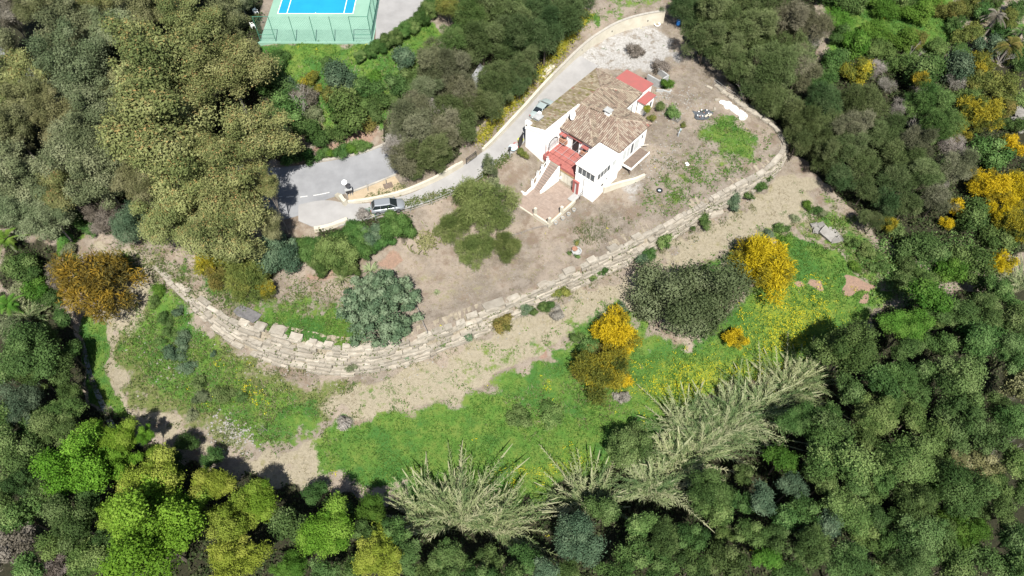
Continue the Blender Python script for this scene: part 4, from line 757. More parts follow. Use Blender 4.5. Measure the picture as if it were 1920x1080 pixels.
grove('B','low bushes at the road edge','at the upper edge of the road', [(578,294,17,'glossy'),(605,290,15,'glossy'),(622,288,14,'brightg'),(640,286,15,'glossy'),(658,280,14,'brightg'),(677,274,16,'glossy'),(560,298,14,'dark'),(540,303,14,'dark')])
grove('P','pine trees beside the driveway','in the pine belt above the driveway', [(770,245,46,'pinegrey'),(758,300,32,'pinegrey'),(812,287,38,'pine'),(835,250,40,'pinegrey'),(872,238,32,'pine'),(810,115,36,'greyg'),(850,130,38,'pinegrey'),(868,172,38,'pinegrey'),(905,80,38,'pine'),(925,150,38,'pine'),(945,25,42,'pine'),(970,75,42,'pinedk'),(980,128,38,'pinedk'),(1022,70,40,'pinedk'),(1060,35,42,'pinedk'),(974,157,24,'pinedk'),(885,200,31,'pine'),(920,198,32,'pine'),(944,180,24,'pinedk'),(860,240,27,'pine'),(882,30,36,'mid'),(780,205,30,'pinegrey'),(805,205,24,'dead'),(745,270,30,'dead'),(850,75,30,'mid'),(1000,10,36,'pinedk'),(1085,5,30,'pinedk'),(840,15,24,'yelgr'),(800,165,28,'greyg'),(905,-10,36,'pine'),(960,-30,36,'pine'),(840,205,30,'pine'),(778,328,14,'pine',1.6)])
grove('P','pine trees along the east rim','in the pines along the east rim', [(1285,15,34,'pinedk'),(1325,72,36,'pinedk'),(1342,22,46,'pine'),(1372,112,42,'pine'),(1410,55,46,'pine'),(1412,155,32,'pinedk'),(1455,128,46,'pine'),(1450,192,34,'pine'),(1482,40,46,'pinegrey'),(1480,88,40,'pine'),(1500,130,36,'pinegrey'),(1545,187,38,'pinedk'),(1500,228,34,'pine'),(1498,262,28,'pinedk'),(1550,287,36,'pine'),(1590,278,36,'pine'),(1575,335,30,'pinedk'),(1622,355,25,'pinedk'),(1660,380,28,'pinedk'),(1625,408,18,'pinedk'),(1655,256,38,'pine'),(1690,302,36,'pine'),(1675,337,34,'pinedk'),(1735,325,34,'pine'),(1790,315,36,'pinegrey'),(1757,375,32,'pinegrey'),(1615,192,42,'pine'),(1600,238,36,'pinegrey'),(1550,240,34,'pine'),(1715,275,34,'pinegrey'),(1765,232,38,'mid'),(1740,195,36,'mid'),(1620,310,30,'pine'),(1700,385,26,'pinedk'),(1640,415,18,'pinedk'),(1535,50,30,'pinegrey'),(1440,5,40,'pine'),(1380,-20,40,'pine'),(1310,-25,36,'pinedk')])
grove('D','leafless shrubs among the pines','among the eastern pines', [(1525,75,23,'dead'),(1640,130,25,'dead'),(1690,205,24,'dead'),(1724,240,20,'dead'),(1788,278,26,'dead'),(1790,152,20,'dead'),(1660,160,18,'dead'),(1745,120,16,'dead'),(1720,165,18,'dead'),(1765,345,16,'dead')])
grove('B','scrub on the eastern slope','on the eastern slope', [(1605,142,28,'mimdull'),(1725,145,36,'mid'),(1790,135,32,'bluegr'),(1835,120,27,'mimdull'),(1877,165,32,'yelgr'),(1905,22,24,'mid'),(1885,45,20,'yelgr'),(1840,25,24,'dark'),(1815,15,22,'yelgr'),(1915,120,22,'mid'),(1860,8,22,'mid'),(1790,45,20,'mid'),(1745,5,22,'brightg'),(1690,5,22,'mid'),(1630,-5,22,'brightg'),(1545,-10,26,'mid'),(1800,100,22,'mid'),(1575,70,20,'dark'),(1850,290,38,'mid'),(1820,190,30,'mid'),(1905,235,22,'mid'),(1850,95,24,'bluegr'),(1815,65,30,'yelgr'),(1690,80,26,'brightg'),(1640,60,26,'brightg'),(1570,40,26,'brightg'),(1560,120,28,'dark'),(1720,75,20,'yelgr'),(1600,90,26,'brightg'),(1760,90,24,'mid'),(1780,20,26,'yelgr'),(1660,20,26,'brightg'),(1720,30,26,'brightg'),(1600,10,28,'mid'),(1850,440,18,'mid'),(1815,412,32,'dark'),(1720,465,36,'greydk'),(1755,478,26,'greydk'),(1820,502,44,'mid'),(1780,510,30,'brightg'),(1700,498,20,'greydk'),(1875,450,30,'mid'),(1680,435,16,'greydk'),(1545,150,24,'dark'),(1690,120,30,'mid'),(1650,95,24,'mid'),(1830,155,24,'yelgr'),(1880,210,20,'yelgr'),(1910,190,16,'mid'),(1900,95,26,'mid'),(1875,60,20,'dark'),(1600,455,14,'mid'),(1625,470,16,'mid'),(1650,500,16,'mid'),(1690,525,18,'greydk'),(1735,520,22,'mid')])
grove('M','yellow mimosa bushes on the eastern slope','on the eastern slope', [(1855,355,34,'mimosa'),(1870,405,24,'mimosa'),(1797,392,24,'mimosa'),(1776,420,13,'mimosa'),(1905,362,32,'mimosa'),(1897,272,24,'mimosa'),(1900,428,34,'mimdull'),(1835,222,42,'mimdull'),(1875,493,25,'mimosa'),(1667,420,18,'mimdull'),(1800,255,24,'mimdull'),(1725,150,18,'mimdull',3.2)])
grove('M','mimosa bushes on the lower field','on the lower green field', [(1430,498,57,'mimosa'),(1153,630,42,'mimosa'),(1130,702,56,'mimdull'),(1378,633,22,'mimosa')])
grove('M','mimosas above the boulder wall','above the left end of the boulder wall', [(390,490,30,'mimdull'),(465,525,42,'yelgr'),(408,520,26,'yelgr'),(500,545,20,'mimdull')])
grove('M','mimosa bush at the path fork','beside the left path', [(185,535,64,'ochre')])
grove('B','bushes at the left path','by the left path', [(105,517,26,'pinkg'),(55,505,34,'mid'),(72,540,26,'brightg'),(20,500,22,'greydk'),(95,560,22,'dark'),(40,545,20,'greyg'),(130,470,16,'greyg'),(150,415,16,'glossy'),(172,432,14,'dark')])
grove('H','garden bushes beside the parked silver car','in the bushes beside the silver car', [(520,480,40,'bluegr'),(545,468,24,'bluegr'),(592,470,31,'glossy'),(642,452,28,'glossy'),(668,434,24,'glossy'),(632,478,38,'mid'),(672,465,32,'glossy'),(700,444,28,'bluegr'),(742,429,35,'glossy'),(600,495,24,'mid'),(650,500,24,'mid'),(562,458,17,'glossy'),(715,455,22,'glossy')])
grove('W','broadleaf trees by the lower field','by the lower field', [(1590,660,62,'mid'),(1700,612,46,'brightg'),(1735,557,36,'brightg'),(1178,835,46,'greydk',3.4)])
F1 = [(1500,790,40,'dark'),(1548,802,36,'greydk'),(1640,780,44,'mid'),(1712,780,34,'mid'),(1800,785,56,'greydk'),(1720,738,30,'greydk'),(1570,862,60,'mid'),(1700,862,54,'mid'),(1840,870,36,'brownish'),(1797,860,20,'brownish'),(1900,865,38,'mid'),(1465,862,36,'brightg'),(1485,912,32,'bluegr'),(1430,935,34,'bluegr'),(1330,920,44,'dark'),(1395,890,24,'greydk'),(1340,962,32,'mid'),(1580,960,46,'mid'),(1625,915,32,'mid'),(1640,967,30,'greydk'),(1715,945,44,'greydk'),(1725,1005,48,'greydk'),(1800,920,56,'dark'),(1815,995,44,'brightg'),(1882,960,34,'greydk'),(1900,1012,38,'greydk'),(1520,1025,52,'greydk'),(1475,972,34,'dark'),(1358,1003,22,'mid'),(1408,998,30,'mid'),(1297,1005,34,'dark'),(1438,1047,34,'brightg'),(1360,1050,42,'greydk'),(1590,1055,56,'greydk'),(1705,1060,44,'greydk'),(1785,1060,38,'mid'),(1850,1050,42,'greydk'),
 (1785,590,42,'greydk'),(1900,572,30,'mid'),(1918,640,28,'dark'),(1868,545,26,'mid'),(1912,605,26,'greydk'),(1915,700,28,'mid'),(1830,570,26,'dark'),(1760,600,24,'mid'),(1845,585,40,'greydk'),(1830,640,48,'dark'),(1800,710,54,'greydk'),(1895,665,38,'greydk'),(1900,720,38,'brownish'),(1698,655,32,'mid'),(1645,715,36,'dark'),(1690,705,34,'dark'),(1590,735,30,'greydk'),(1540,850,30,'greyg'),(1760,650,32,'dark'),(1750,820,36,'mid'),(1620,820,34,'mid'),(1850,820,38,'greydk'),(1900,790,40,'dark'),(1660,1020,32,'dark'),(1545,905,30,'mid'),(1770,990,30,'mid'),(1660,890,34,'mid'),(1910,1070,36,'dark'),(1510,960,34,'dark'),(1450,1000,28,'greydk'),(1390,945,26,'dark'),(1760,870,34,'greydk'),(1860,915,32,'mid'),(1480,1075,36,'dark'),(1300,1060,34,'dark'),(1650,1080,36,'mid'),(1870,760,30,'greydk'),(1730,700,30,'greydk'),(1890,605,34,'greydk'),(1670,760,30,'dark'),(1560,780,28,'dark'),(1600,905,30,'greydk'),(1920,920,34,'mid'),(1530,885,28,'dark'),(1620,1000,32,'mid'),(1550,985,34,'bluegr'),(1755,915,28,'brightg'),(1690,980,30,'mid'),(1830,955,30,'greydk')]
grove('W','trees of the lower right wood','in the lower right wood', F1)
grove('D','bare trees of the lower right wood','in the lower right wood', [(1855,835,26,'dead',4.5),(1900,735,20,'dead',4)])
F2 = [(842,1052,46,'mid'),(918,1055,30,'greydk'),(985,1045,36,'dark'),(1085,1010,50,'bluegr'),(1025,1070,28,'bluegr'),(1190,1045,40,'mid'),(1245,1010,44,'greydk'),(765,1045,32,'greydk'),(1150,1080,36,'dark'),(1130,960,34,'greydk'),(900,1085,36,'mid'),(740,1000,30,'dark'),(1060,1070,30,'dark'),(960,1085,30,'dark'),(1240,1070,36,'mid'),(1200,985,30,'mid'),(680,1000,26,'dark'),(800,1080,34,'mid')]
grove('W','trees of the bottom wood','in the wood along the bottom edge', F2)
F3 = [(40,755,44,'bluegr'),(120,770,42,'mid'),(105,802,40,'greydk'),(30,850,50,'greydk'),(80,872,36,'greydk'),(35,910,44,'greydk'),(135,975,50,'greydk'),(45,970,40,'mid'),(25,1030,42,'pinkg'),(105,1020,38,'mid'),(105,1062,28,'pinkg'),(175,1050,44,'mid'),(235,1062,32,'greydk'),(60,660,62,'greydk'),(65,702,34,'mid'),(115,692,34,'greydk'),(20,620,36,'greyg'),(90,630,30,'greydk'),(130,735,28,'dark'),(20,700,34,'greydk'),(60,805,34,'dark'),(170,930,30,'dark'),(85,935,34,'greydk'),(200,1010,32,'greydk'),(15,790,34,'dark'),(545,985,38,'greydk'),(610,1072,32,'greydk'),(350,830,26,'dark',2.2),(325,880,30,'dark',2.6),(400,860,24,'dark',2),(590,925,28,'dark',2.2),(640,960,30,'dark',2.5),(420,905,24,'dark',2),(120,880,30,'dark'),(10,950,36,'greydk'),(60,1075,34,'mid'),(660,1075,30,'dark'),(130,660,26,'dark'),(120,600,22,'dark')]
grove('W','trees of the lower left wood','in the lower left wood', F3)
grove('L','lime-green spring trees at the lower left','at the lower left', [(150,875,64,'lime'),(225,825,33,'lime'),(178,812,24,'lime'),(272,818,16,'lime'),(293,852,20,'lime'),(285,1010,86,'lime'),(290,905,50,'yelime'),(398,905,33,'yelime'),(487,935,37,'lime'),(440,985,54,'yelime'),(435,1050,50,'yelime'),(617,1000,50,'lime'),(548,1062,30,'brightg'),(698,960,30,'brightg'),(705,1045,42,'yelime'),(215,870,34,'lime'),(345,960,44,'lime'),(225,970,40,'lime')])
grove('B','shoots round the twin mimosa','round the twin mimosa', [(1105,652,20,'mid',.8),(1170,642,22,'mimosa',1.6),(1120,660,18,'yelgr',1.2),(1090,700,16,'yelgr',1.0),(1168,715,20,'mimosa',1.3),(1150,672,14,'dead',1.6)])
# single plants with their own description
def solo(name, cat, sh, col, px, py, rp, hc, label, **k): return plant(name, cat, sh, col, px, py, rp, hc, label, **k)
solo('garden_tree','tree','olive','olivet',905,390,60,3.2,"wide feathery green tree standing in the garden left of the house stairs")
solo('garden_tree','tree','olive','olivet',850,423,34,2.0,"small feathery tree leaning left from under the wide garden tree")
solo('garden_tree','tree','olive','olivet',892,463,36,2.3,"round feathery tree below the wide garden tree, with brown earth beneath")
solo('garden_tree','tree','olive','olivet',953,463,30,2.0,"smaller feathery tree at the right end of the garden group")
solo('oak_tree','tree','euc','oakgr',1295,562,100,3.4,"big dark grey-green tree on the field between the wall and the round mimosa", trunk=True, flat=1.05)
solo('giant_succulent_bush','bush','glob','glob',715,577,70,2.2,"huge domed blue-green succulent bush inside the boulder wall by the wire fence", flat=1.0)
solo('cypress','tree','cone','greyg',916,312,17,2.6,"small upright conical tree at the bend of the driveway near the house", trunk=True)
solo('round_shrub','shrub','bush','yelgr',979,288,12,.8,"small round clipped olive shrub by the white house corner")
solo('dry_brush_pile','brush pile','bush','pinkg',1190,97,18,.5,"heap of cut brown brushwood lying on the white gravel yard", trunk=False)
solo('dry_brush_pile','brush pile','bush','pinkg',1238,128,17,.4,"second brown brushwood heap behind the blockwork pen", trunk=False)
solo('shrub','shrub','bush','brightg',1249,158,14,.9,"bright green shrub growing inside the grey blockwork pen", trunk=False)
solo('shrub','shrub','bush','mid',1238,200,12,.7,"dark leafy shrub beside the white annex wall", trunk=False)
solo('shrub','shrub','bush','mid',1261,213,13,.6,"spreading shrub in the garden right of the annex, beside a grey rock", trunk=False)
solo('shrub','shrub','tiny','yelgr',1281,235,8,.4,"little yellow-green shrub between the grey rock and the black tarpaulin", trunk=False)
solo('creeper','climber','bush','yellow',1213,205,10,1.6,"yellow-green creeper climbing the house corner by the annex", trunk=False)
solo('creeper','climber','bush','yelgr',1222,222,9,1.2,"small green creeper at the right tip of the tiled roof", trunk=False)
solo('shrub','shrub','bush','greyg',925,345,14,.7,"grey-green spiky bush just below the conical tree", trunk=False)
solo('net_shrub','shrub','bush','dead',682,403,14,.6,"grey leafless bush at the rear of the silver car", trunk=False)
solo('dry_shrub','shrub','bush','dead',645,795,18,.5,"bare grey shrub at the edge of the large green field", trunk=False)
solo('dry_shrub','shrub','bush','dead',1168,745,16,.5,"brown dry tussock below the lower mimosa bush", trunk=False)
solo('dry_shrub','shrub','bush','dead',1045,590,18,.5,"faded dry bush at the foot of the boulder wall", trunk=False)
solo('shrub','shrub','bush','bluegr',1160,590,20,.5,"blue-green low shrub above the twin mimosa bush", trunk=False)
solo('shrub','shrub','bush','mid',1080,635,16,.5,"low green shrub left of the twin mimosa bush", trunk=False)
solo('low_shrub','shrub','bush','mid',975,785,26,.4,"low olive thicket in the middle of the large green field", trunk=False, flat=.6)
solo('low_shrub','shrub','bush','mid',1035,780,28,.4,"second low olive thicket, right half of the patch in the green field", trunk=False, flat=.6)
grove('B','weedy bushes on the left meadow','on the left meadow', [(310,600,17,'mid',.3),(335,585,14,'bluegr',.3),(318,625,15,'mid',.3),(345,640,18,'bluegr',.3),(325,665,22,'bluegr',.35),(352,690,17,'bluegr',.3),(375,720,16,'greydk',.3),(400,665,7,'bluegr',.3),(290,565,14,'mid',.3),(420,740,20,'greydk',.3),(380,745,15,'greyg',.3),(455,745,16,'greydk',.3),(300,545,13,'brightg',.3),(360,780,14,'greyg',.3),(300,640,10,'mid',.3)])
grove('B','low bushes on the eastern bench','on the bench below the pines', [(1530,395,12,'mid',.3),(1512,385,10,'brightg',.3),(1462,430,14,'mid',.3),(1440,440,12,'bluegr',.3),(1490,410,10,'greyg',.3),(1640,480,14,'mid',.3),(1612,478,9,'mid',.3),(1600,500,12,'brightg',.3),(1540,400,9,'greyg',.3),(1470,455,13,'brightg',.3)])
# tufts growing out of the boulder wall
for px, py, rp, col, lab in [(1320,415,15,'mid','round green shrub high in the boulder wall at its right end'),(1243,453,17,'mid','green shrub growing from the boulder wall below the house'),(1218,478,13,'glossy','small shrub at the foot of the wall left of another'),(1205,488,15,'bluegr','grey-blue tuft at the foot of the boulder wall'),(1050,548,18,'yelgr','yellow-green tuft in the wall course'),(1030,572,12,'mid','small green tuft low in the wall'),(985,580,16,'bluegr','grey-green tuft on the middle of the wall'),(940,608,20,'yelgr','olive tuft sprawling down the boulder wall'),(878,632,11,'bluegr','grey tuft on the wall near the fence line'),(1000,585,14,'greydk','grey tuft beside a green one on the wall'),(1018,578,13,'mid','green tuft right of the grey wall tuft'),(1130,508,12,'dark','dark tuft on the wall below the planter ring'),(1085,522,9,'mid','small green tuft under the wall cap'),(1375,378,18,'bluegr','long grey-green tuft hanging on the wall right end'),(1403,368,11,'glossy','small green tuft on the wall near the eastern curve'),(1425,350,12,'glossy','green tuft near the top of the wall eastern curve'),(1440,335,9,'mid','tiny tuft on the eastern curve of the wall'),(1170,480,10,'mid','small green tuft on upper wall course'),(415,597,8,'dark','dark tuft at the narrow left end of the wall'),(1112,522,8,'mid','tiny green tuft between wall stones'),(660,688,12,'greyg','dry tuft at the foot of the wall curve'),(625,680,10,'yelgr','yellowish tuft in lower wall course'),(760,668,10,'bluegr','small grey tuft in the wall below the fence end'),(830,645,9,'greydk','grey tuft on the wall face by the fence end'),(1300,428,8,'mid','small tuft at wall foot below the round wall shrub')]:
    x, y, z = at(px, py, .4)
    solo('wall_shrub','shrub','bush' if rp > 11 else 'tiny', col, px, py, rp, 1.0, lab, trunk=False)
# ------------------------------------------------------------------ giant cane
def cane(seed, n=64, L0=5.2, spread=1.0, arc=2.0):
    g = random.Random(seed); V = []; F = []; C = []
    def quad(p, q, w, s, c, w2=.25):
        k = len(V); V.extend([p-s*w, p+s*w, q+s*w*w2, q-s*w*w2]); F.append((k, k+1, k+2, k+3)); C.extend([c]*4)
    for i in range(n):
        az = pi/2+g.uniform(-arc, arc); d = np.array([cos(az), sin(az), 0]); base = np.array([g.gauss(0,.6), g.gauss(0,.4), 0]); L = L0*g.uniform(.55,1.12); ln = spread*g.uniform(.3,1.1); tone = g.random(); bend = np.array([g.gauss(0,.17), g.gauss(0,.17), -abs(g.gauss(0,.10))])
        pt = lambda t: base+d*L*(.42*ln*t+.62*ln*t*t)+np.array([0,0,1])*L*(t*.95-.38*ln*t*t)+bend*L*t*t
        ts = np.linspace(0, 1, 7); side = np.array([-d[1], d[0], 0])
        for a, b in zip(ts[:-1], ts[1:]): quad(pt(a), pt(b), .03, side, (.8, .9 if a < .5 else tone, .2), .9)
        t0 = g.uniform(.25,.42); m_ = 34
        for j in range(m_):                                   # blades set alternately along the stem, like a fishbone
            t = t0+(1.02-t0)*j/m_; p = pt(t); tg = pt(t+.02)-pt(t-.02); tg /= np.linalg.norm(tg); s = side*(1 if j % 2 else -1); u = tg*.95+s*.6+np.array([0,0,.12]); u = u+np.array([g.gauss(0,.32) for _ in range(3)]); u /= np.linalg.norm(u)
            ll = (.95-.55*max(0, t-.55)/.45)*g.uniform(.8,1.1)*L0/5.6; wv = np.cross(u, np.array([0,0,1.])+np.array([g.gauss(0,.3), g.gauss(0,.3), 0])); wv /= np.linalg.norm(wv)+1e-9; m = p+u*ll*.55; e = m+u*ll*.4-np.array([0,0,ll*.25]); c = (g.random(), tone, g.random())
            k = len(V); V.extend([p-wv*.022, p+wv*.022, m+wv*.034, m-wv*.034]); F.append((k,k+1,k+2,k+3)); C.extend([c]*4); k = len(V); V.extend([m-wv*.034, m+wv*.034, e+wv*.004, e-wv*.004]); F.append((k,k+1,k+2,k+3)); C.extend([c]*4)
        if g.random() < .3: quad(pt(.98), pt(1.12), .09, side, (.95, .98, .5), .3)   # plume
    return mesh_np("canes", np.array(V), np.array(F), lm('cane', (.072,.125,.046), (.145,.195,.078), (.235,.275,.13), (.32,.325,.195), trans=.3, hue=.01, val=.1), {'leafc': np.array(C)})
CANES = [cane(1, 130, 6.3, 1.05, 1.9), cane(2, 70, 5.4, 1.0, 1.8), cane(3, 80, 5.6, 1.0, 2.3)]
for px, py, k, s, rz, lab in [(865,985,0,1.05,.05,"largest fan of pale giant cane, at the bottom middle of the photo"),(925,1000,0,.85,-.5,"pale cane fan leaning right, next to the largest cane fan"),(1100,955,1,1.0,.1,"cane clump with bare straw stems right of the largest fan"),(1215,925,2,1.0,0,"cane clump above the blue-green tree at the bottom"),(1262,880,2,.95,-.2,"cane clump with drooping blades in the middle of the cane row"),(1305,850,0,.85,-.1,"tall feathery cane clump in the middle of the row"),(1345,820,0,.9,-.3,"pale cane clump just right of the row centre"),(1375,790,2,.95,-.4,"cane clump near the yellow flowers, upper right part of the row"),(1420,775,1,1.0,-.7,"cane clump with stems leaning to the right"),(1465,740,1,.9,-.8,"cane clump beside the dark woods, third from the right end"),(1500,715,1,.7,-1.0,"straw coloured cane clump at the right end of the row"),(1280,815,1,.9,.2,"cane clump on the field side, beside the grey-green round tree"),(800,975,1,.9,.7,"cane tuft leaning left at the left side of the largest fan"),(60,600,1,.6,.2,"small dry cane clump at the left edge below the path"),(1900,545,1,.7,.3,"dry straw cane clump at the right edge of the photo"),(225,560,1,.0,0,"")]:
    if s <= 0: continue
    x, y, z = at(px, py, 0); e = empty('cane_clump', (x, y, zt(x, y)), rz, label=lab, category='cane', group='giant cane clumps'); link('canes', CANES[k], e, sc=(s, s, s))
# agaves, yucca, palms, cactus
def rosette(name, n, L, w, up, m, seed, droop=.3):
    g = random.Random(seed); V = []; F = []; C = []
    for i in range(n):
        az = 2*pi*i/n*2.4+g.uniform(-.2,.2); el = up*g.uniform(.4,1.2); d = np.array([cos(az)*cos(el), sin(az)*cos(el), sin(el)]); s = np.array([-sin(az), cos(az), 0]); l = L*g.uniform(.8,1.1); c = (g.random(), g.random(), .4); k = len(V)
        p0 = d*.05; p1 = d*l*.5; p2 = d*l-np.array([0,0,droop*l]); V += [p0-s*w*.5, p0+s*w*.5, p1+s*w, p1-s*w, p2+s*w*.08, p2-s*w*.08]; F += [(k,k+1,k+2,k+3), (k+3,k+2,k+4,k+5)]; C += [c]*6
    return mesh_np(name, np.array(V), np.array(F), m, {'leafc': np.array(C)})
for px, py, s, lab in [(641,525,1.0,"spiky agave rosette left of the domed succulent bush"),(694,507,1.1,"pale yucca rosette directly above the domed succulent bush"),(840,598,.0,""),(819,548,.45,"small green rosette plant on bare earth right of the domed bush"),(940,352,.6,"small agave under the conical tree"),(1082,455,.5,"small spiky plant above the round planter")]:
    if s: x, y, z = at(px, py, .3); e = empty('agave', (x, y, zt(x, y)), label=lab, category='agave', group='spiky garden plants'); link('leaves', rosette('leaves', 34, 1.5*s, .055*s+.015, .8, lm('agave', (.085,.12,.05), (.14,.17,.08), (.21,.23,.135), trans=.15), px), e, loc=(0,0,.15))
def palm(px, py, h, L, col, lab, n=26, seed=1):
    x, y, z = at(px, py, h); zg = zt(x, y); e = empty('palm_tree', (x, y, zg), label=lab, category='palm', group='palm trees'); g = random.Random(seed); V = []; F = []; C = []
    for i in range(n):
        az = g.uniform(0, 6.28); el = g.uniform(-.1, 1.1); d = np.array([cos(az), sin(az), 0]); s = np.array([-sin(az), cos(az), 0]); l = L*g.uniform(.8,1.1); tone = g.random()
        pt = lambda t: d*l*t*cos(el)*1.0+np.array([0,0,1])*(l*t*sin(el)-.55*l*t*t)
        for j in range(22):
            t = .12+.88*j/22; p = pt(t)
            for sd_ in (1, -1):
                u = s*sd_*.8+(pt(t+.03)-pt(t))/.03/l*.7+np.array([0,0,-.15]); u /= np.linalg.norm(u); ll = .55*(1-.5*abs(t-.5)); q = p+u*ll*L/2.6; wv = np.array([0,0,.0])+d*.035; k = len(V); V += [p-wv, p+wv, q+wv*.2, q-wv*.2]; F.append((k,k+1,k+2,k+3)); C += [(g.random(), tone, t)]*4
    link('fronds', mesh_np('fronds', np.array(V), np.array(F), LM[col], {'leafc': np.array(C)}), e, loc=(0,0,z-zg)); mb = MB(); mb.tube((0,0,-.3), (.1,0,z-zg), .2, .16, 8); mb.build('trunk', M_bark2, e)
palm(10,450,2.5,2.6,'brightg',"green palm with arching fronds at the left edge by the dark hollow",26,3); palm(15,572,2.0,2.2,'brightg',"second green palm at the left edge, below the first",22,5); palm(1893,85,3.4,2.8,'yelgr',"yellow-green palm near the right edge above the grey boulders",26,8); palm(1915,60,3.0,2.2,'glossy',"dark green palm partly cut by the right edge",20,9); palm(1870,28,3.6,2.2,'pinkg',"brown dead-fronded palm at the top right corner",22,10)
palm(1862,55,1.2,1.6,'glossy',"low broad-leaved palm beside the brown dead-fronded one",16,12)
mb = MB()
g_ = random.Random(4)
for i in range(130):
    x0, y0 = g_.gauss(0,1.0), g_.gauss(0,1.0); p = Vector((x0, y0, g_.uniform(0,.5)))
    for j in range(3): q = p+Vector((g_.uniform(-.4,.4), g_.uniform(-.4,.4), g_.uniform(.05,.4))); mb.tube(p, q, .06, .045, 5, (g_.random(), g_.random(), .3)); p = q
x, y, z = at(796,452,.3); e = empty('cactus', (x, y, zt(x, y)), label="sprawling pale cactus thicket between the glossy bushes and garden tree", category="cactus"); link('stems', mb.mesh('stems', LM['cactus']), e, kind='stuff')
x, y, z = at(778,475,.3)
# bare tree standing in the left meadow, dead branches
def bare(seed, n=4, depth=4, L=1.2, r0=.07):
    g = random.Random(seed); mb = MB()
    def grow(p, d, l, r, k):
        q = p+d*l; mb.tube(p, q, r, r*.7, 5)
        if k == 0: return
        for _ in range(g.choice((2,3))):
            nd_ = (d+Vector((g.uniform(-.7,.7), g.uniform(-.7,.7), g.uniform(-.2,.5)))).normalized(); grow(q, nd_, l*g.uniform(.6,.85), r*.62, k-1)
    grow(Vector((0,0,-.1)), Vector((0,0,1)), L, r0, depth); return mb
for px, py, s, d_, lab, nm in [(501,808,.9,4,"small bare leafless tree standing in the green left meadow",'bare_tree'),(575,240,1.6,4,"white dead branches reaching out below the road-side shrubs",'bare_tree'),(585,205,1.5,4,"grey dead tree skeleton among shrubs below the tennis court",'bare_tree'),(1700,255,1.8,4,"grey bare tree between the eastern pines",'bare_tree'),(1840,850,2.0,4,"pale dead tree in the lower right wood",'bare_tree'),(1860,135,1.4,4,"bleached bare branches on the eastern slope",'bare_tree'),(1690,130,1.4,4,"bleached twigs standing among eastern scrub",'bare_tree'),(1390,188,1.2,3,"bare saplings on the garden rim by the dark pines",'bare_tree')]:
    x, y, z = at(px, py, 0); bare(px, 4, d_, 1.0*s, .06*s).build(nm, M_twig, None, location=None) if False else link(nm, bare(px, 4, d_, 1.0*s, .05*s).mesh('branches', M_twig), None, (x, y, zt(x, y)-.05), (R.uniform(-.2,.2), R.uniform(-.2,.2), 0), label=lab, category='dead tree')
# ------------------------------------------------------------------ grass, weeds, flowers, litter: nobody could count these
def scatter(dens, key, thr=.5, amp=.9, seed=0, box=(-62,72,14,104), noise=1.4):
    n = int(dens*(box[1]-box[0])*(box[3]-box[2])); g = np.random.default_rng(seed); xy = np.stack([g.uniform(box[0], box[1], n), g.uniform(box[2], box[3], n)], 1)
    d = (xy[:,1]*cP+70*sP); keep = np.abs(xy[:,0]/d*FPX) < 1000; xy = xy[keep]
    m = zmask(key, xy)-(zmask('D', xy)*1.2 if key in 'GB' else 0)+(vnoise(xy, noise, seed+5)-.5)*amp*.6+(vnoise(xy, .5, seed+6)-.5)*amp*.4; xy = xy[m > thr]
    bad = inpoly(xy, patio) | inpoly(xy, court); hx = (xy-HO)@HU; hy = (xy-HO)@HV; bad |= (hx > -.3) & (hx < 12.2) & (hy > -.6) & (hy < 12) ; bad |= (hx > 7) & (hx < 16.2) & (hy > -.5) & (hy < 7)
    for pl in ROADPOLY: bad |= inpoly(xy, pl)
    return xy[~bad], g
ROADPOLY = [np.array(wz(ROAD_UP)+wz(ROAD_LO)[::-1]), np.array(wz(DR_UP)+wz(DR_LO)[::-1])]
def tufts(name, xy, g, nb, h, w, lean, m, kind='stuff'):
    n = len(xy)
    if n == 0: return
    z = terr(xy); B = np.repeat(np.column_stack([xy, z]), nb, 0); k = len(B); B[:, :2] += g.normal(size=(k, 2))*.07; az = g.uniform(0, 6.283, k); hh = h*g.uniform(.5,1.3,k); ln = lean*g.uniform(.2,1.2,k)*hh; s = np.stack([-np.sin(az), np.cos(az), 0*az], 1)*w*.5; s *= g.uniform(.6,1.3,k)[:, None]
    tip = B+np.stack([np.cos(az)*ln, np.sin(az)*ln, hh], 1); B[:, 2] -= .04; V = np.stack([B-s, B+s, tip], 1).reshape(-1, 3); c = np.stack([g.random(k), np.repeat(vnoise(xy, 2.5, 8)*.7+.3*g.random(n), nb), g.random(k)], 1)
    return link(name, mesh_np(name, V, np.arange(3*k).reshape(k, 3), m, {'leafc': np.repeat(c, 3, 0)}), kind=kind)
def leaflets(name, xy, g, nb, rad, h0, h1, sz, m):
    n = len(xy); k = n*nb; P = np.repeat(np.column_stack([xy, terr(xy)]), nb, 0); P[:, :2] += g.normal(size=(k,2))*rad; P[:, 2] += np.repeat(g.uniform(h0, h1, n), nb)*g.uniform(.3,1.1,k); nn = unit(g.normal(size=(k,3))*.6+[0,0,.9]); t = unit(np.cross(nn, g.normal(size=(k,3)))); b = np.cross(nn, t); s = (sz*g.uniform(.5,1.4,k))[:, None]
    V = np.stack([P-b*s, P+t*s*.7, P+b*s, P-t*s*.7], 1).reshape(-1,3); c = np.stack([g.random(k), np.repeat(g.random(n), nb), g.random(k)], 1); return link(name, mesh_np(name, V, np.arange(4*k).reshape(k,4), m, {'leafc': np.repeat(c, 4, 0)}), kind='stuff')
M_gr = leaf_mat('blades_green', ((.050,.124,.020), (.084,.170,.030), (.135,.215,.048)), trans=.35, hue=0, val=0); M_st = leaf_mat('blades_straw', ((.20,.17,.105), (.27,.23,.155), (.33,.29,.21)), trans=.25, hue=0, val=0)
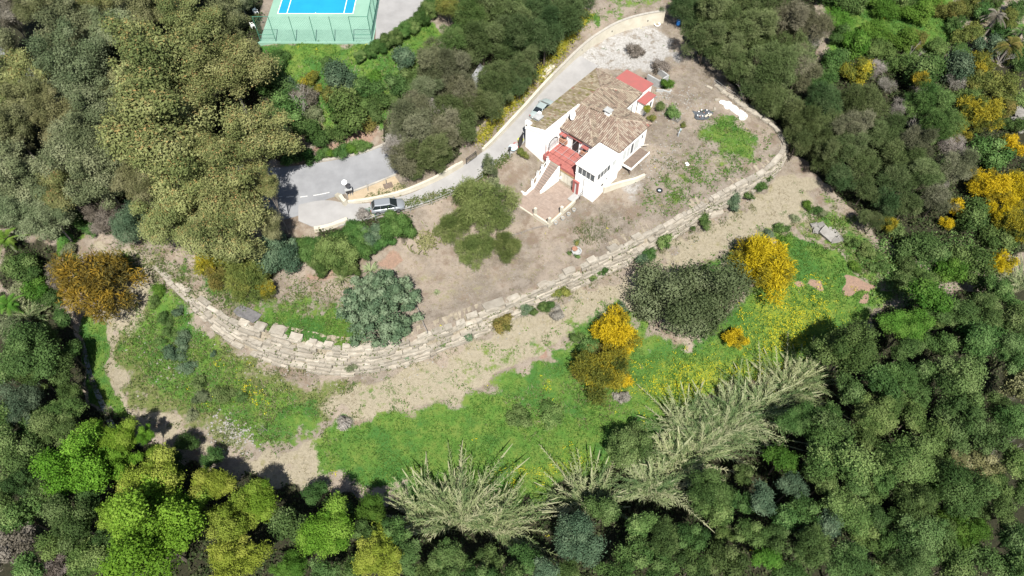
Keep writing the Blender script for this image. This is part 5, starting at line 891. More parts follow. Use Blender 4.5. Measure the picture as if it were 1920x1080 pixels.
M_wd = leaf_mat('blades_weed', ((.048,.08,.018), (.085,.115,.034), (.16,.16,.07)), trans=.25, hue=0, val=0); M_fl = leaf_mat('yellow_petals', ((.42,.38,.01), (.52,.48,.02), (.58,.53,.04)), trans=.3, hue=0, val=0); M_un = leaf_mat('shaded_undergrowth_leaf', ((.02,.034,.011), (.038,.058,.018), (.075,.08,.04)), trans=.2, hue=0, val=0)  # undergrowth leaves coloured darker to paint shade into the gaps of the wood
xy, g = scatter(16, 'G', .5, 1.3, 1); tufts("grass", xy, g, 4, .21, .075, 1.1, M_gr)
xy, g = scatter(4, 'G', .55, 1.3, 2); leaflets("meadow_weeds", xy, g, 5, .18, .06, .25, .10, M_gr)
xy, g = scatter(7, 'S', .45, 1.0, 3); tufts("dry_grass", xy, g, 3, .20, .05, 1.1, M_st)
xy, g = scatter(9, 'B', .55, 1.5, 4); leaflets("scrub_weeds", xy, g, 5, .16, .08, .4, .085, M_wd)
xy, g = scatter(5, 'B', .5, 1.5, 5); tufts("scrub_grass", xy, g, 4, .32, .05, .9, M_st)
xy, g = scatter(7, 'Y', .52, 1.3, 6); leaflets("yellow_flowers", xy, g, 4, .12, .3, .5, .06, M_fl)
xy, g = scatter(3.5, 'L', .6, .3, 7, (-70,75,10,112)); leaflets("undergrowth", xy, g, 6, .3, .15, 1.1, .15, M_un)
# sparse weeds over the bare garden
def around(pts, seed, n, rad): g = np.random.default_rng(seed); c = np.array(wz(pts)); return c[g.integers(0, len(c), n)]+g.normal(size=(n,2))*rad, g
xy, g = around([(1265,370),(1282,372),(1213,385),(1225,375),(1310,330),(1298,318),(1330,345),(1255,395),(1240,340),(1355,325),(1385,245),(1400,290),(1302,303),(1368,318),(1338,232),(1390,318)], 21, 900, .7); leaflets("garden_weeds", xy, g, 4, .1, .05, .25, .085, M_gr)
xy, g = around([(1100,435),(1110,445),(1090,425),(1130,420),(1125,440)], 22, 420, .8); tufts("garden_grass", xy, g, 4, .3, .05, .9, M_wd)
xy, g = around([(700+i*13.6, 401-i*3.7) for i in range(16)]+[(905+i*9, 330-i*7) for i in range(6)], 23, 1500, .32); leaflets("verge_weeds", xy, g, 5, .14, .1, .5, .085, M_wd)
xy, g = around([(1010+i*9, 150-i*12) for i in range(11)]+[(900+i*10, 262-i*11) for i in range(10)], 24, 1400, .5); leaflets("verge_flowers", xy, g, 5, .18, .2, .7, .10, LM['yellow'])
# ivy along the right of the tennis court slope, trailing bramble on the east slope
xy, g = around([(1720,490),(1760,500),(1800,470),(1840,470),(1700,520),(1660,480),(1680,540),(1740,545)], 25, 1500, 1.6); leaflets("bramble", xy, g, 5, .3, .2, .8, .12, LM['mid'])
xy, g = around([(287,500),(320,515),(350,530),(300,490),(400,520),(260,470),(430,555),(640,545),(600,540),(560,550),(690,540),(215,480),(240,500)], 26, 1300, 1.1); leaflets("left_weeds", xy, g, 5, .14, .05, .35, .085, M_wd)
xy, g = around([(300+i*17, 516+i*9) for i in range(12)]+[(520+i*24, 700-i*2) for i in range(12)]+[(820+i*28, 665-i*13) for i in range(22)], 27, 1500, .55); tufts("wall_foot_grass", xy, g, 4, .35, .05, .9, M_wd)
gg = np.random.default_rng(77); xy = np.stack([gg.uniform(-30, 45, 16000), gg.uniform(48, 90, 16000)], 1); xy = xy[inpoly(xy, UPPOLY)]; hx = (xy-HO)@HU; hy = (xy-HO)@HV; bad = ((hx > -8) & (hx < 20) & (hy > -1) & (hy < 12.5))
for pl in ROADPOLY: bad |= inpoly(xy, pl) | (polydist(xy, pl) < .4)
bad |= (xy[:, 1] > 84) | inpoly(xy, patio); xy = xy[~bad]; xy = xy[vnoise(xy, 3, 4) > .42]; tufts("garden_dry_tufts", xy[:5200], gg, 3, .16, .05, 1.2, M_st); tufts("garden_weed_tufts", xy[5200:], gg, 3, .14, .06, 1.2, M_wd)
gg = np.random.default_rng(91); n_ = 620; ss = gg.uniform(4, al[-1]-2, n_); ff = gg.random(n_); A_ = np.stack([np.interp(ss, al, bl[:, k]) for k in range(3)], 1); B_ = np.stack([np.interp(ss, al, tl[:, k]) for k in range(3)], 1); Q_ = A_*(1-ff[:, None])+B_*ff[:, None]
keep_ = vnoise(np.stack([ss, ff*4], 1), 2.2, 6) > .45; Q_ = Q_[keep_]; k_ = len(Q_)*6; P_ = np.repeat(Q_, 6, 0)+gg.normal(size=(k_, 3))*[.22, .22, .1]+[0, 0, .14]; nn = unit(gg.normal(size=(k_, 3))*.6+[0, -.3, .8]); t_ = unit(np.cross(nn, gg.normal(size=(k_, 3)))); b_ = np.cross(nn, t_); s_ = gg.uniform(.05, .14, k_)[:, None]
V = np.stack([P_-b_*s_, P_+t_*s_*.7, P_+b_*s_, P_-t_*s_*.7], 1).reshape(-1, 3); link("wall_weeds", mesh_np("wall_weeds", V, np.arange(4*k_).reshape(k_, 4), M_wd, {'leafc': np.repeat(np.stack([gg.random(k_), np.repeat(gg.random(len(Q_)), 6), gg.random(k_)], 1), 4, 0)}), kind='stuff')
# small pale stones lying about
octV = np.array([[1,0,0],[-1,0,0],[0,1,0],[0,-1,0],[0,0,1],[0,0,-1]], float); octF = np.array([[0,2,4],[2,1,4],[1,3,4],[3,0,4],[2,0,5],[1,2,5],[3,1,5],[0,3,5]])
def pebbles(name, pts, seed, n, rad, s0, s1, m):
    xy, g = around(pts, seed, n, rad); z = terr(xy); s = g.uniform(s0, s1, n)**1.0; q = octV[None]*(s[:, None, None])*g.uniform(.5,1.1,(n,6,1)); q[:, :, 2] *= .6; V = (q+np.column_stack([xy, z+s*.2])[:, None, :]).reshape(-1,3); F = (octF[None]+6*np.arange(n)[:, None, None]).reshape(-1,3); link(name, mesh_np(name, V, F, m), kind='stuff')
M_peb = mat('pale_rubble', (.27,.26,.24), .9, var=.35, scale=3)
pebbles("rubble", [(1230,190),(1245,180),(1270,175),(1250,205),(1290,190),(1260,190),(1215,300),(1230,310),(1250,280),(1200,335),(1300,200)], 31, 420, 1.4, .05, .2, M_peb)
pebbles("rubble", [(1180,400),(1250,370),(1150,420),(1300,340),(1100,480),(1000,520),(900,560),(850,590),(1200,380),(1350,300),(960,540),(1330,270)], 32, 420, 4.0, .035, .11, M_peb)
pebbles("rubble", [(415,795),(440,810),(455,825),(430,800)], 33, 260, .9, .06, .22, M_peb); pebbles("rubble", [(255,650),(300,695),(330,700)], 34, 60, 1.2, .06, .18, M_peb)
pebbles("rubble", [(1150,90),(1200,75),(1230,100),(1170,110),(1110,105)], 35, 500, 2.5, .04, .12, M_peb)
pebbles("rubble", [(x_, y_+12) for x_, y_, _ in WB[2:26]], 36, 320, .9, .04, .16, M_peb)
# ------------------------------------------------------------------ tennis court
M_ct = mat('court_green', (.195,.33,.258), .85, c2=(.165,.29,.225), scale=.4); M_cb = mat('court_blue', (.008,.235,.40), .8, c2=(.006,.205,.365), scale=.4); M_cl = mat('court_line', (.80,.82,.80), .8, var=.1); M_fp = mat('fence_green', (.05,.17,.12), .5, var=.2)
CZ = 8.0
tc_ = empty("tennis_court", (*un(590,77,CZ)[:2], CZ), label="blue and pale green tennis court at the top edge of the photo", category="tennis court"); c0 = Vector((*un(590,77,CZ)[:2], CZ))
xl, xr = court[0][0], court[1][0]; yb = court[0][1]-.05; yn = 130.
def rect(name, x0, x1, y0, y1, z, m, par=tc_, th=.25):
    mb = MB(); mb.box(x0-c0.x, x1-c0.x, y0-c0.y, y1-c0.y, z-th-c0.z, z-c0.z); return mb.build(name, m, par)
rect("surface", xl, xr, yb, yn, CZ, M_ct); by = un(590,25.5,CZ)[1]; bx0, bx1 = un(520,25.5,CZ)[0], un(662.5,25,CZ)[0]
rect("playing_area", bx0, bx1, by, by+23.77, CZ+.006, M_cb, th=.004)
for x0, x1, y0, y1 in [(bx0,bx1,by-.05,by+.06),(bx0,bx0+.1,by+.06,by+23),(bx1-.1,bx1,by+.06,by+23),(bx0+1.32,bx0+1.42,by+.06,by+23),(bx1-1.42,bx1-1.32,by+.06,by+23),((bx0+bx1)/2-.05,(bx0+bx1)/2+.05,by+.06,by+.25)]: rect("line", x0, x1, y0, y1, CZ+.012, M_cl, th=.004)
rect("kerb", xl-.2, xr+.2, yb-.25, yb-.01, CZ+.06, M_ct, th=.6)
fe = empty("court_fence", (*un(590,77,CZ)[:2], CZ), label="tall green wire fence round the tennis court with slim posts", category="fence"); FH = 3.9
fx = [xl+.15+(xr-xl-.3)*t for t in (0.0,.137,.316,.495,.665,.836,1.0)]
def rod(name, p, q, r=.045):
    mb = MB(); mb.tube(Vector(p)-c0, Vector(q)-c0, r, r, 6); return mb.build(name, M_fp, fe)
yf = yb+.05
for x in fx[1:]: rod("post", (x,yf,CZ), (x,yf,CZ+FH))
for i in range(1,7): rod("post", (xr-.15,yf+i*2.6,CZ), (xr-.15,yf+i*2.6,CZ+FH))
rod("post", (fx[0],yf,CZ), (fx[0],yf,CZ+FH))
for z in (1.1,): rod("rail", (fx[-2],yf,CZ+z), (fx[-1],yf,CZ+z), .035); rod("rail", (xl+.15,yf,CZ+z), (fx[1],yf,CZ+z), .035)
rod("rail", (fx[-2],yf,CZ+FH), (fx[-1],yf,CZ+FH), .04); rod("rail", (fx[0],yf,CZ+FH), (fx[1],yf,CZ+FH), .035); rod("rail", (xr-.15,yf,CZ+FH), (xr-.15,yf+16,CZ+FH), .04); rod("rail", (xr-.15,yf,CZ+1.1), (xr-.15,yf+16,CZ+1.1), .03)
def net_wires(name, x0, y0, x1, y1, step=.3, r=.008):
    V = []; F = []; L = math.hypot(x1-x0, y1-y0); dx, dy = (x1-x0)/L, (y1-y0)/L
    def w(s0, z0, s1, z1):
        p = np.array([x0+dx*s0, y0+dy*s0, CZ+z0])-c0; q = np.array([x0+dx*s1, y0+dy*s1, CZ+z1])-c0; k = len(V); o = np.array([-dy,dx,0])*r; u = np.array([0,0,1.])*r if abs(z1-z0) < abs(s1-s0) else np.array([dx,dy,0])*r
        V.extend([p-u, p+u, q+u, q-u]); F.append((k,k+1,k+2,k+3)); V.extend([p-o, p+o, q+o, q-o]); F.append((k+4,k+5,k+6,k+7))
    s = -FH
    while s < L:
        a, b = max(0, s), min(L, s+FH); w(a, a-s, b, b-s); a2, b2 = max(0, s), min(L, s+FH); w(a2, FH-(a2-s), b2, FH-(b2-s)); s += step
    link(name, mesh_np(name, np.array([np.array(v, float) for v in V]), np.array(F), M_fp), fe, kind='stuff')
net_wires("wire_mesh", xl+.15, yf, xr-.15, yf); net_wires("wire_mesh", xr-.15, yf, xr-.15, yf+16)
# concrete apron right of the court
ap = [(704,76),(727,71),(752,52),(775,36),(792,16),(806,-8),(806,-60),(712,-60),(706,-10)]; mb = MB(); P_ = [un(a, b, 8.02)[:2] for a, b in ap]; mb.prism(P_, 7.2, 8.02); mb.build("pavement", M_conc, kind='structure')
def chair(px, py, rz, lab):
    x, y, _ = *un(px, py, CZ)[:2], 0; e = empty('plastic_chair', (x, y, CZ), rz, label=lab, category='chair'); 
    def b(n, *q): mb = MB(); mb.box(*q); mb.build(n, M_cl, e)
    b('seat', -.25,.25,-.25,.25,.40,.44); b('backrest', -.25,.25,.22,.26,.44,.85)
    for sx in (-1,1):
        b('armrest', sx*.27-.025,sx*.27+.025,-.22,.25,.62,.65)
        for sy in (-1,1): b('leg', sx*.22-.025,sx*.22+.025,sy*.22-.025,sy*.22+.025,0,.40)
chair(481,27,.9,"white plastic chair standing on the left edge of the tennis court"); chair(475,52,2.2,"second white plastic chair, lower down in the shade of trees by the court")
# ------------------------------------------------------------------ cream garden wall along the drive and yard
gw = empty("garden_wall", (*g2(1130,70), 0), label="long curved cream garden wall behind the gravel yard and along the driveway", category="wall"); gb = np.array([*g2(1130,70), 0])
GW = [(1243,42,2.1),(1215,46,2.1),(1180,53,2.0),(1145,66,1.9),(1112,84,1.6),(1094,98,1.5),(1070,118,1.3),(1040,146,1.1),(1012,175,1.0),(985,206,.9),(962,230,.9),(938,255,.8),(918,275,.7),(905,285,.6)]
P_ = smooth_line([(*g2(a, b), h) for a, b, h in GW], 90); wz_ = terr(P_[:, :2]); mb = MB(); wallstrip(mb, P_[:, :2]-gb[:2], wz_-.5, wz_+P_[:, 2], .3); mb.build("wall_body", M_cream, gw)
M_cap = mat('wall_cap', (.36,.34,.30), .9, var=.25, scale=2)
for i in range(0, 88, 2):
    mb = MB(); q = P_[i:i+3, :2]-gb[:2]; q = resample(q, 3); q[0] += (q[1]-q[0])*.02; q[-1] -= (q[-1]-q[1])*.03; wallstrip(mb, q, wz_[i:i+3]+P_[i:i+3, 2]+.002, wz_[i:i+3]+P_[i:i+3, 2]+.08, .4); mb.build("coping", M_cap if i < 50 else M_cream, gw)
for i in (6,20,34): mb = MB(); x, y = P_[i, :2]-gb[:2]; mb.tube((x,y-.16,wz_[i]+.9),(x,y-.3,wz_[i]+.9),.09,.07,7); mb.build("wall_light", M_metal, gw)
dwz = empty("island_wall", (*g2(760,365), 0), label="low cream wall between the driveway and the road island by the trees", category="wall"); ib = np.array([*g2(760,365), 0])
P_ = smooth_line([g2(*q) for q in [(652,380),(680,379),(720,373),(755,365),(790,352),(825,337),(850,322),(868,312)]], 40); z_ = terr(P_); mb = MB(); wallstrip(mb, P_-ib[:2], z_-.4, z_+np.linspace(.35,1.0,40), .3); mb.build("wall_body", M_cream, dwz); mb = MB(); wallstrip(mb, P_[2:-2]-ib[:2], (z_+np.linspace(.35,1.0,40)+.002)[2:-2], (z_+np.linspace(.35,1.0,40)+.07)[2:-2], .36); mb.build("coping", M_cream, dwz)
M_isl = mat('island_sand', (.35,.285,.20), .95, c2=(.28,.22,.145), scale=1.2, bump=.3)
strip("island_bed", [(652,366),(700,348),(740,331)], [(655,378),(700,374),(760,360)], 24, 6, M_isl, .12, kind='structure')
xy, g = around([(690,372),(705,369),(718,364),(735,360),(728,367),(745,354),(755,352)], 41, 260, .35); leaflets("island_weeds", xy, g, 5, .12, .1, .4, .07, M_wd)
pl_ = at(640,372,0); mb = MB(); P_ = np.array([g2(631,367), g2(640,374), g2(646,383), g2(650,386)]); z_ = terr(P_); wallstrip(mb, P_, z_-.3, z_+np.array([.4,.9,1.0,1.0]), .5); mb.build("gate_pier", M_cream, label="white sloping end wall at the junction of road and driveway", category="wall")
mb = MB(); P_ = smooth_line([g2(*q) for q in [(590,432),(612,429),(632,422),(652,414)]], 12); z_ = terr(P_); wallstrip(mb, P_, z_-1.2, z_+.5, .5); mb.build("parapet", M_cream, label="short cream parapet at the road edge above the dark green bushes", category="wall")
mb = MB(); P_ = smooth_line([g2(*q) for q in [(678,408),(700,404),(722,400),(738,396)]], 12); z_ = terr(P_); wallstrip(mb, P_, z_-.8, z_+.25, .3); mb.build("kerb_wall", M_cream, label="low pale kerb wall under the silver car beside the bushes", category="wall")
# ------------------------------------------------------------------ cars
def car(x, y, z, rz, Lc, paint, lab, sedan=False, tilt=0.):
    e = empty('parked_car', (x, y, z), rz, label=lab, category='car', group='cars parked on the driveway'); e.rotation_euler = (0, tilt, rz); k = Lc/4.3; Wd = .86
    M_gl = MATS.get('car_glass') or mat('car_glass', (.015,.02,.022), .06, spec=.7, var=.1); M_ty = mat('tyre', (.02,.02,.02), .85); M_rim = mat('rim', (.45,.46,.47), .35, metal=.8)
    # stations along the car: x, half width at waist, sill z, waist z, bonnet/deck crown
    st_ = [(-2.15,.66,.34,.74),(-2.05,.78,.24,.86),(-1.6,.85,.2,.93),(-.8,Wd,.19,.93),(0,Wd,.19,.92),(.75,Wd,.19,.92),(1.3,.85,.2,.88),(1.8,.79,.22,.78),(2.05,.68,.28,.68),(2.15,.52,.36,.58)]
    rows = []
    for sx, hw, z0, z1 in st_:
        sx *= k; prof = [(-hw*.9,z0),(-hw,z0+.12),(-hw*1.02,(z0+z1)/2+.05),(-hw*.97,z1-.05),(-hw*.86,z1),(-hw*.4,z1+.035),(0,z1+.045),(hw*.4,z1+.035),(hw*.86,z1),(hw*.97,z1-.05),(hw*1.02,(z0+z1)/2+.05),(hw,z0+.12),(hw*.9,z0)]
        rows.append([(sx, a, b) for a, b in prof])
    n = len(rows[0]); V = [p for r_ in rows for p in r_]; F = [(i*n+j, (i+1)*n+j, (i+1)*n+(j+1)%n, i*n+(j+1)%n) for i in range(len(rows)-1) for j in range(n)]; F += [tuple(range(n)), tuple((len(rows)-1)*n+j for j in range(n))[::-1]]
    mb = MB(); mb.add(V, F); body = mb.build('body', paint, e, smooth=True)
    # glasshouse: bottom ring at the waist, top ring the roof
    if sedan: bs = [(-1.35,.74),(-.5,.79),(.35,.79),(1.05,.72)]; ts_ = [(-.75,.56),(-.5,.6),(.15,.6),(.35,.56)]; zr = 1.38
    else: bs = [(-1.98,.70),(-.9,.80),(.3,.80),(1.25,.72)]; ts_ = [(-1.55,.56),(-.9,.62),(.1,.62),(.42,.57)]; zr = 1.46
    zb = .93; mb = MB(); gv = [(a*k, s*w, zb) for a, w in bs for s in (-1,1)]+[(a*k, s*w, zr-.03) for a, w in ts_ for s in (-1,1)]
    mb.add(gv, [(8,9,1,0),(6,7,15,14)]+[(i,i+2,i+10,i+8) for i in (0,2,4)]+[(i+1,i+9,i+11,i+3) for i in (0,2,4)]); mb.build('windows', M_gl, e)
    mb = MB(); rv = [(a*k, s*w*1.02, zr-.035) for a, w in ts_ for s in (-1,1)]+[(a*k*.97-.02, s*w*.8, zr+.03) for a, w in ts_ for s in (-1,1)]; mb.add(rv, [(8,10,11,9),(10,12,13,11),(12,14,15,13),(0,2,10,8),(2,4,12,10),(4,6,14,12),(3,1,9,11),(5,3,11,13),(7,5,13,15),(1,0,8,9),(6,7,15,14),(0,1,3,2),(2,3,5,4),(4,5,7,6)]); mb.build('roof', paint, e, smooth=False)
    mb = MB()
    for s in (-1,1):
        for i in (0,3): a, w = bs[i]; b, v = ts_[i]; mb.tube((a*k, s*w, zb-.02), (b*k, s*v, zr-.02), .035, .035, 5)
        a, w = bs[1]; b, v = ts_[1]; mb.tube((a*k+.05, s*w*1.0, zb-.02), (b*k+.05, s*v*1.02, zr-.02), .03, .03, 5)
    mb.build('pillars', paint, e, kind='stuff')
    for s in (-1,1):
        for ax0 in (-1.32,1.32):
            mb = MB(); mb.tube((ax0*k, s*.7, .32), (ax0*k, s*.89, .32), .32, .32, 16); w = mb.build('wheel', M_ty, e); mb = MB(); mb.tube((ax0*k, s*.891, .32), (ax0*k, s*.9, .32), .2, .2, 10); mb.build('rim', M_rim, w)
        mb = MB(); mb.add([(1.98*k,s*.42,.70),(1.80*k,s*.70,.75),(1.93*k,s*.74,.60),(2.08*k,s*.50,.56),(1.96*k,s*.42,.72),(1.78*k,s*.72,.77),(1.93*k,s*.78,.60),(2.12*k,s*.52,.56)], [(0,1,2,3),(4,7,6,5),(0,4,5,1),(1,5,6,2),(2,6,7,3),(3,7,4,0)]); mb.build('headlight', M_gl, e)
        mb = MB(); mb.box(-2.16*k,-2.02*k,s*.62-.1,s*.62+.1,.62,.82); mb.build('tail_light', M_redp, e); mb = MB(); mb.box(.85*k,1.0*k,s*.94-.1,s*.94+.1,.93,1.06); mb.build('wing_mirror', paint, e)
    mb = MB(); mb.box(2.1*k,2.17*k,-.26,.26,.42,.53); mb.build('number_plate', M_frame, e); mb = MB(); mb.box(-2.19*k,-2.12*k,-.28,.28,.5,.62); mb.build('rear_plate', M_frame, e)
    return e
def face(px, py, qx, qy): a = np.array(g2(px, py)); b = np.array(g2(qx, qy)); return math.atan2(*(b-a)[::-1])
M_sil = mat('silver_paint', (.27,.29,.31), .3, metal=.35, spec=.5, var=.06); M_pal = mat('pale_green_paint', (.37,.435,.435), .3, metal=.3, spec=.5, var=.06)
x, y, z = at(727,388,.5); car(x, y, zt(x, y)+.13, face(690,394,760,385), 4.3, M_sil, "silver hatchback parked on the driveway beside the green bushes")
x, y, z = at(1016,205,.6); car(x, y, zt(x, y)+.13, face(1000,220,1038,180), 4.5, M_pal, "pale green-silver saloon parked beside the house, half hidden by the roof", True)
# ------------------------------------------------------------------ signs and small street furniture
def disc(name, px, py, h, r, m, lab, cat, face_=(0,-.6,.8), pole=M_pipe, thick=.04):
    x, y, z = at(px, py, h); zg = zt(x, y); e = empty(name, (x, y, zg), label=lab, category=cat); mb = MB(); f = Vector(face_).normalized(); c = Vector((0,0,z-zg)); mb.tube(c, c+f*thick, r, r, 18); mb.build('disc', m, e); mb = MB(); mb.tube((0,.06,-.2), c+Vector((0,.04,.0)), .035, .035, 6); mb.build('pole', pole, e); return e
disc('round_sign', 645.5, 342, 2.5, .34, M_slabw, "white round disc on a pole at the tip of the road island", 'sign'); disc('round_sign', 652, 349, 2.0, .32, M_metal, "dark round disc on a pole beside the white round sign", 'sign', (.2,-.2,1))
x, y, z = at(655,362,.6); e = empty('post_box', (x, y, zt(x, y)), .3, label="white-topped letter box with dark front at the island tip", category='letter box'); mb = MB(); mb.box(-.42,.42,-.2,.2,.9,1.25); mb.build('cabinet', M_metal, e); mb = MB(); mb.box(-.46,.46,-.22,.22,1.252,1.32); mb.build('top', M_block, e); mb = MB(); mb.box(-.38,-.3,-.1,.1,-.1,.898); mb.box(.3,.38,-.1,.1,-.1,.898); mb.build('leg', M_pipe, e)
mb = MB(); x, y, z = at(690.5,372,0); 
for px, py, h in ((690.5,360,2.0),(725,348,1.4)): x, y, z = at(px, py, 0); mb = MB(); mb.tube((0,0,-.2),(0,0,h),.03,.03,6); mb.build('pole', M_pipe, None, location=None) if False else link('pole', mb.mesh('pole', M_pipe), None, (x, y, zt(x, y)), label=("thin metal pole standing in the middle of the sandy island" if px < 700 else "thin metal pole at the right part of the sandy island"), category='pole')
x, y, z = at(728,349,.05); mb = MB(); mb.box(-.6,.6,-.45,.45,0,.07); mb.box(-.55,-.45,-.45,.45,.071,.12); mb.box(.45,.55,-.45,.45,.071,.12); link('hatch', mb.mesh('hatch', M_wood), None, (x, y, zt(x, y)+.12), (0,0,.4), label="grey-brown wooden hatch lying on the sandy island", category='hatch')
x, y, z = at(956.5,297,0); e = empty('lamp_post', (x, y, zt(x, y)), label="slim lamp post with dark lantern head at the driveway edge near the house", category='lamp post'); mb = MB(); mb.tube((0,0,-.2),(0,0,1.6),.06,.05,8); mb.build('pole', M_pipe, e); mb = MB(); mb.tube((0,0,1.6),(0,0,1.7),.12,.16,8); mb.tube((0,0,1.7),(0,0,2.05),.16,.2,8); mb.tube((0,0,2.05),(0,0,2.25),.22,.04,8); mb.build('lantern', M_metal, e)
# black leaf gate at the drive, black gate by the house corner
x, y, z = at(884,302,0); e = empty('gate', (x, y, zt(x, y)), face(878,303,893,292), label="small black iron gate leaf at the driveway edge under the pines", category='gate'); mb = MB()
for i in range(9): mb.box(-.9+i*.22,-.86+i*.22,-.02,.02,.05,1.1)
mb.build('bar', M_metal, e); mb = MB(); mb.box(-.95,.95,-.03,.03,1.1,1.16); mb.box(-.95,.95,-.03,.03,.1,.16); mb.box(-.99,-.951,-.03,.03,0,1.2); mb.box(.951,.99,-.03,.03,0,1.2); mb.build('frame', M_metal, e)
e = empty('gate', hp(-.35,-.9,-.2), TH+.3, label="tall black sheet gate at the front corner of the white house", category='gate'); mb = MB(); mb.box(-.6,.5,-.03,.03,0,1.9); mb.build('panel', M_metal, e); mb = MB(); mb.box(-.66,-.605,-.05,.05,0,2.0); mb.box(.505,.56,-.05,.05,0,2.0); mb.build('post', M_metal, e)
def thing(name, px, py, lab, cat, rz=0., h=0.): x, y, z = at(px, py, h); return empty(name, (x, y, zt(x, y)), rz, label=lab, category=cat)
def lathe(prof, n=14): 
    V = [(r*cos(2*pi*i/n), r*sin(2*pi*i/n), z) for r, z in prof for i in range(n)]; k = len(prof); return V, [(a*n+i, a*n+(i+1)%n, (a+1)*n+(i+1)%n, (a+1)*n+i) for a in range(k-1) for i in range(n)]
M_blue = mat('blue_plastic', (.02,.14,.42), .4); M_yel = mat('yellow_plastic', (.62,.66,.10), .5); M_bl2 = mat('pale_blue', (.55,.68,.74), .5); M_rub = mat('black_rubber', (.028,.03,.03), .75, var=.3, scale=4)
e = thing('round_table', 962, 283, "white round table with a blue mark by the driveway near the lamp post", 'table'); mb = MB(); mb.add(*lathe([(.0,.72),(.62,.72),(.64,.69),(.62,.66),(.0,.66)], 20)); mb.build('table_top', M_bl2, e); mb = MB(); mb.tube((0,0,0),(0,0,.66),.06,.06,8); mb.tube((0,0,0),(0,0,.05),.3,.28,10); mb.build('leg', M_pipe, e)
e = thing('tyre_ring', 968.5, 272.5, "red painted ring lying beside the white round table", 'ring'); mb = MB(); mb.add(*lathe([(.3,.02),(.3,.18),(.42,.24),(.55,.18),(.58,.02)], 18)); mb.build('ring', M_redp, e, smooth=True); mb = MB(); mb.tube((0,0,.0),(0,0,.06),.29,.29,14); mb.build('fill', M_slabw, e)
e = thing('plastic_tub', 976, 265, "yellow-green plastic tub between the red ring and the house corner", 'tub'); mb = MB(); mb.add(*lathe([(.0,.02),(.34,.02),(.45,.35),(.42,.36),(.33,.06),(.0,.06)], 14)); mb.build('tub_body', M_yel, e)
e = thing('barrel', 1271, 48, "blue plastic barrel in the shade of the pines by the yard", 'barrel'); mb = MB(); mb.add(*lathe([(0,0),(.3,0),(.36,.3),(.36,.65),(.3,.95),(.0,.95)], 16)); mb.build('barrel_body', M_blue, e, smooth=True); mb = MB(); mb.add(*lathe([(.37,.28),(.385,.31),(.37,.34)], 16)); mb.add(*lathe([(.37,.6),(.385,.63),(.37,.66)], 16)); mb.build('hoop', M_blue, e)
e = thing('planter', 1232, 48, "white round planter on the ground at the far end of the gravel yard", 'planter'); mb = MB(); mb.add(*lathe([(.0,.02),(.4,.02),(.5,.3),(.42,.32),(.34,.15),(.0,.15)], 16)); mb.build('bowl', M_slabw, e); mb = MB(); mb.tube((0,0,.15),(0,0,.2),.33,.33,12); mb.build('soil', M_core, e)
e = thing('water_tank', 1293, 76, "black round open tank lying under the pines by the yard", 'tank'); mb = MB(); mb.add(*lathe([(.0,.05),(.8,.05),(.95,.9),(.9,.95),(.76,.12),(.0,.12)], 20)); mb.build('tank_body', M_rub, e); mb = MB(); mb.add(*lathe([(.93,.88),(1.0,.92),(.93,.97)], 20)); mb.build('rim', M_rub, e)
e = thing('tub', 1303, 85, "second black tub tipped on its side under the pines", 'tub'); e.rotation_euler = (1.1,.2,.6); mb = MB(); mb.add(*lathe([(.0,.03),(.5,.03),(.6,.6),(.56,.62),(.46,.08),(.0,.08)], 16)); mb.build('tub_body', M_rub, e)
e = thing('tyre', 1236.5, 358, "black rubber tyre lying alone on the bare garden", 'tyre'); mb = MB(); mb.add(*lathe([(.22,.0),(.22,.2),(.36,.26),(.42,.18),(.42,.06),(.36,.0)], 18)); mb.build('tread', M_rub, e, smooth=True); mb = MB(); mb.tube((0,0,0),(0,0,.03),.22,.22,12); mb.build('water_inside', M_bl2, e)
e = thing('planter_ring', 1081, 473, "round stone planter ring with a brown pot in the lower garden", 'planter'); mb = MB(); mb.add(*lathe([(.62,.0),(.66,.35),(.5,.37),(.48,.1),(.0,.1)], 16)); mb.build('ring', M_block, e); mb = MB(); mb.add([(a-.25,b+.15,c) for a, b, c in lathe([(.0,.35),(.28,.35),(.38,.6),(.33,.62),(.26,.5),(.0,.5)], 12)[0]], lathe([(.0,.35),(.28,.35),(.38,.6),(.33,.62),(.26,.5),(.0,.5)], 12)[1]); mb.build('pot', M_terra, e)
for px, py, lab in ((1068,475,"tiny dark shrub left of the round planter"),(1083,481,"tiny green shrub in front of the round planter"),(1082,456,"tiny yellow-green shrub above the round planter")): solo('shrub', 'shrub', 'tiny', 'yelgr' if py < 460 else 'mid', px, py, 5.5, .3, lab, trunk=False)
# black tarpaulin with odds and ends, white bags, rock, sheet
e = thing('tarpaulin', 1318, 216, "crumpled black tarpaulin weighted with bits of rubble on the garden", 'tarpaulin'); g = np.random.default_rng(5); n = 16; V = []; 
pts_ = [(-1.5,.9),(-.9,.75),(-.3,1.15),(.6,1.3),(1.2,1.1),(1.55,.3),(1.1,-.2),(.5,-.9),(-.2,-1.1),(-1.0,-1.0),(-1.35,-.6),(-1.2,.1)]; rg = [np.array(pts_)*f for f in (.0,.33,.66,1.0)]
V = np.concatenate([np.column_stack([q, .32-.27*f+g.uniform(-.07,.1,12)]) for q, f in zip(rg, (0,.33,.66,1))]); F = [(a*12+i, a*12+(i+1)%12, (a+1)*12+(i+1)%12, (a+1)*12+i) for a in range(3) for i in range(12)]; mb = MB(); mb.add(V, F); M_tarp = mat('black_tarp', (.035,.04,.045), .45, spec=.5, c2=(.09,.10,.11), scale=5, bump=.8, fine=6); mb.build('sheet', M_tarp, e)
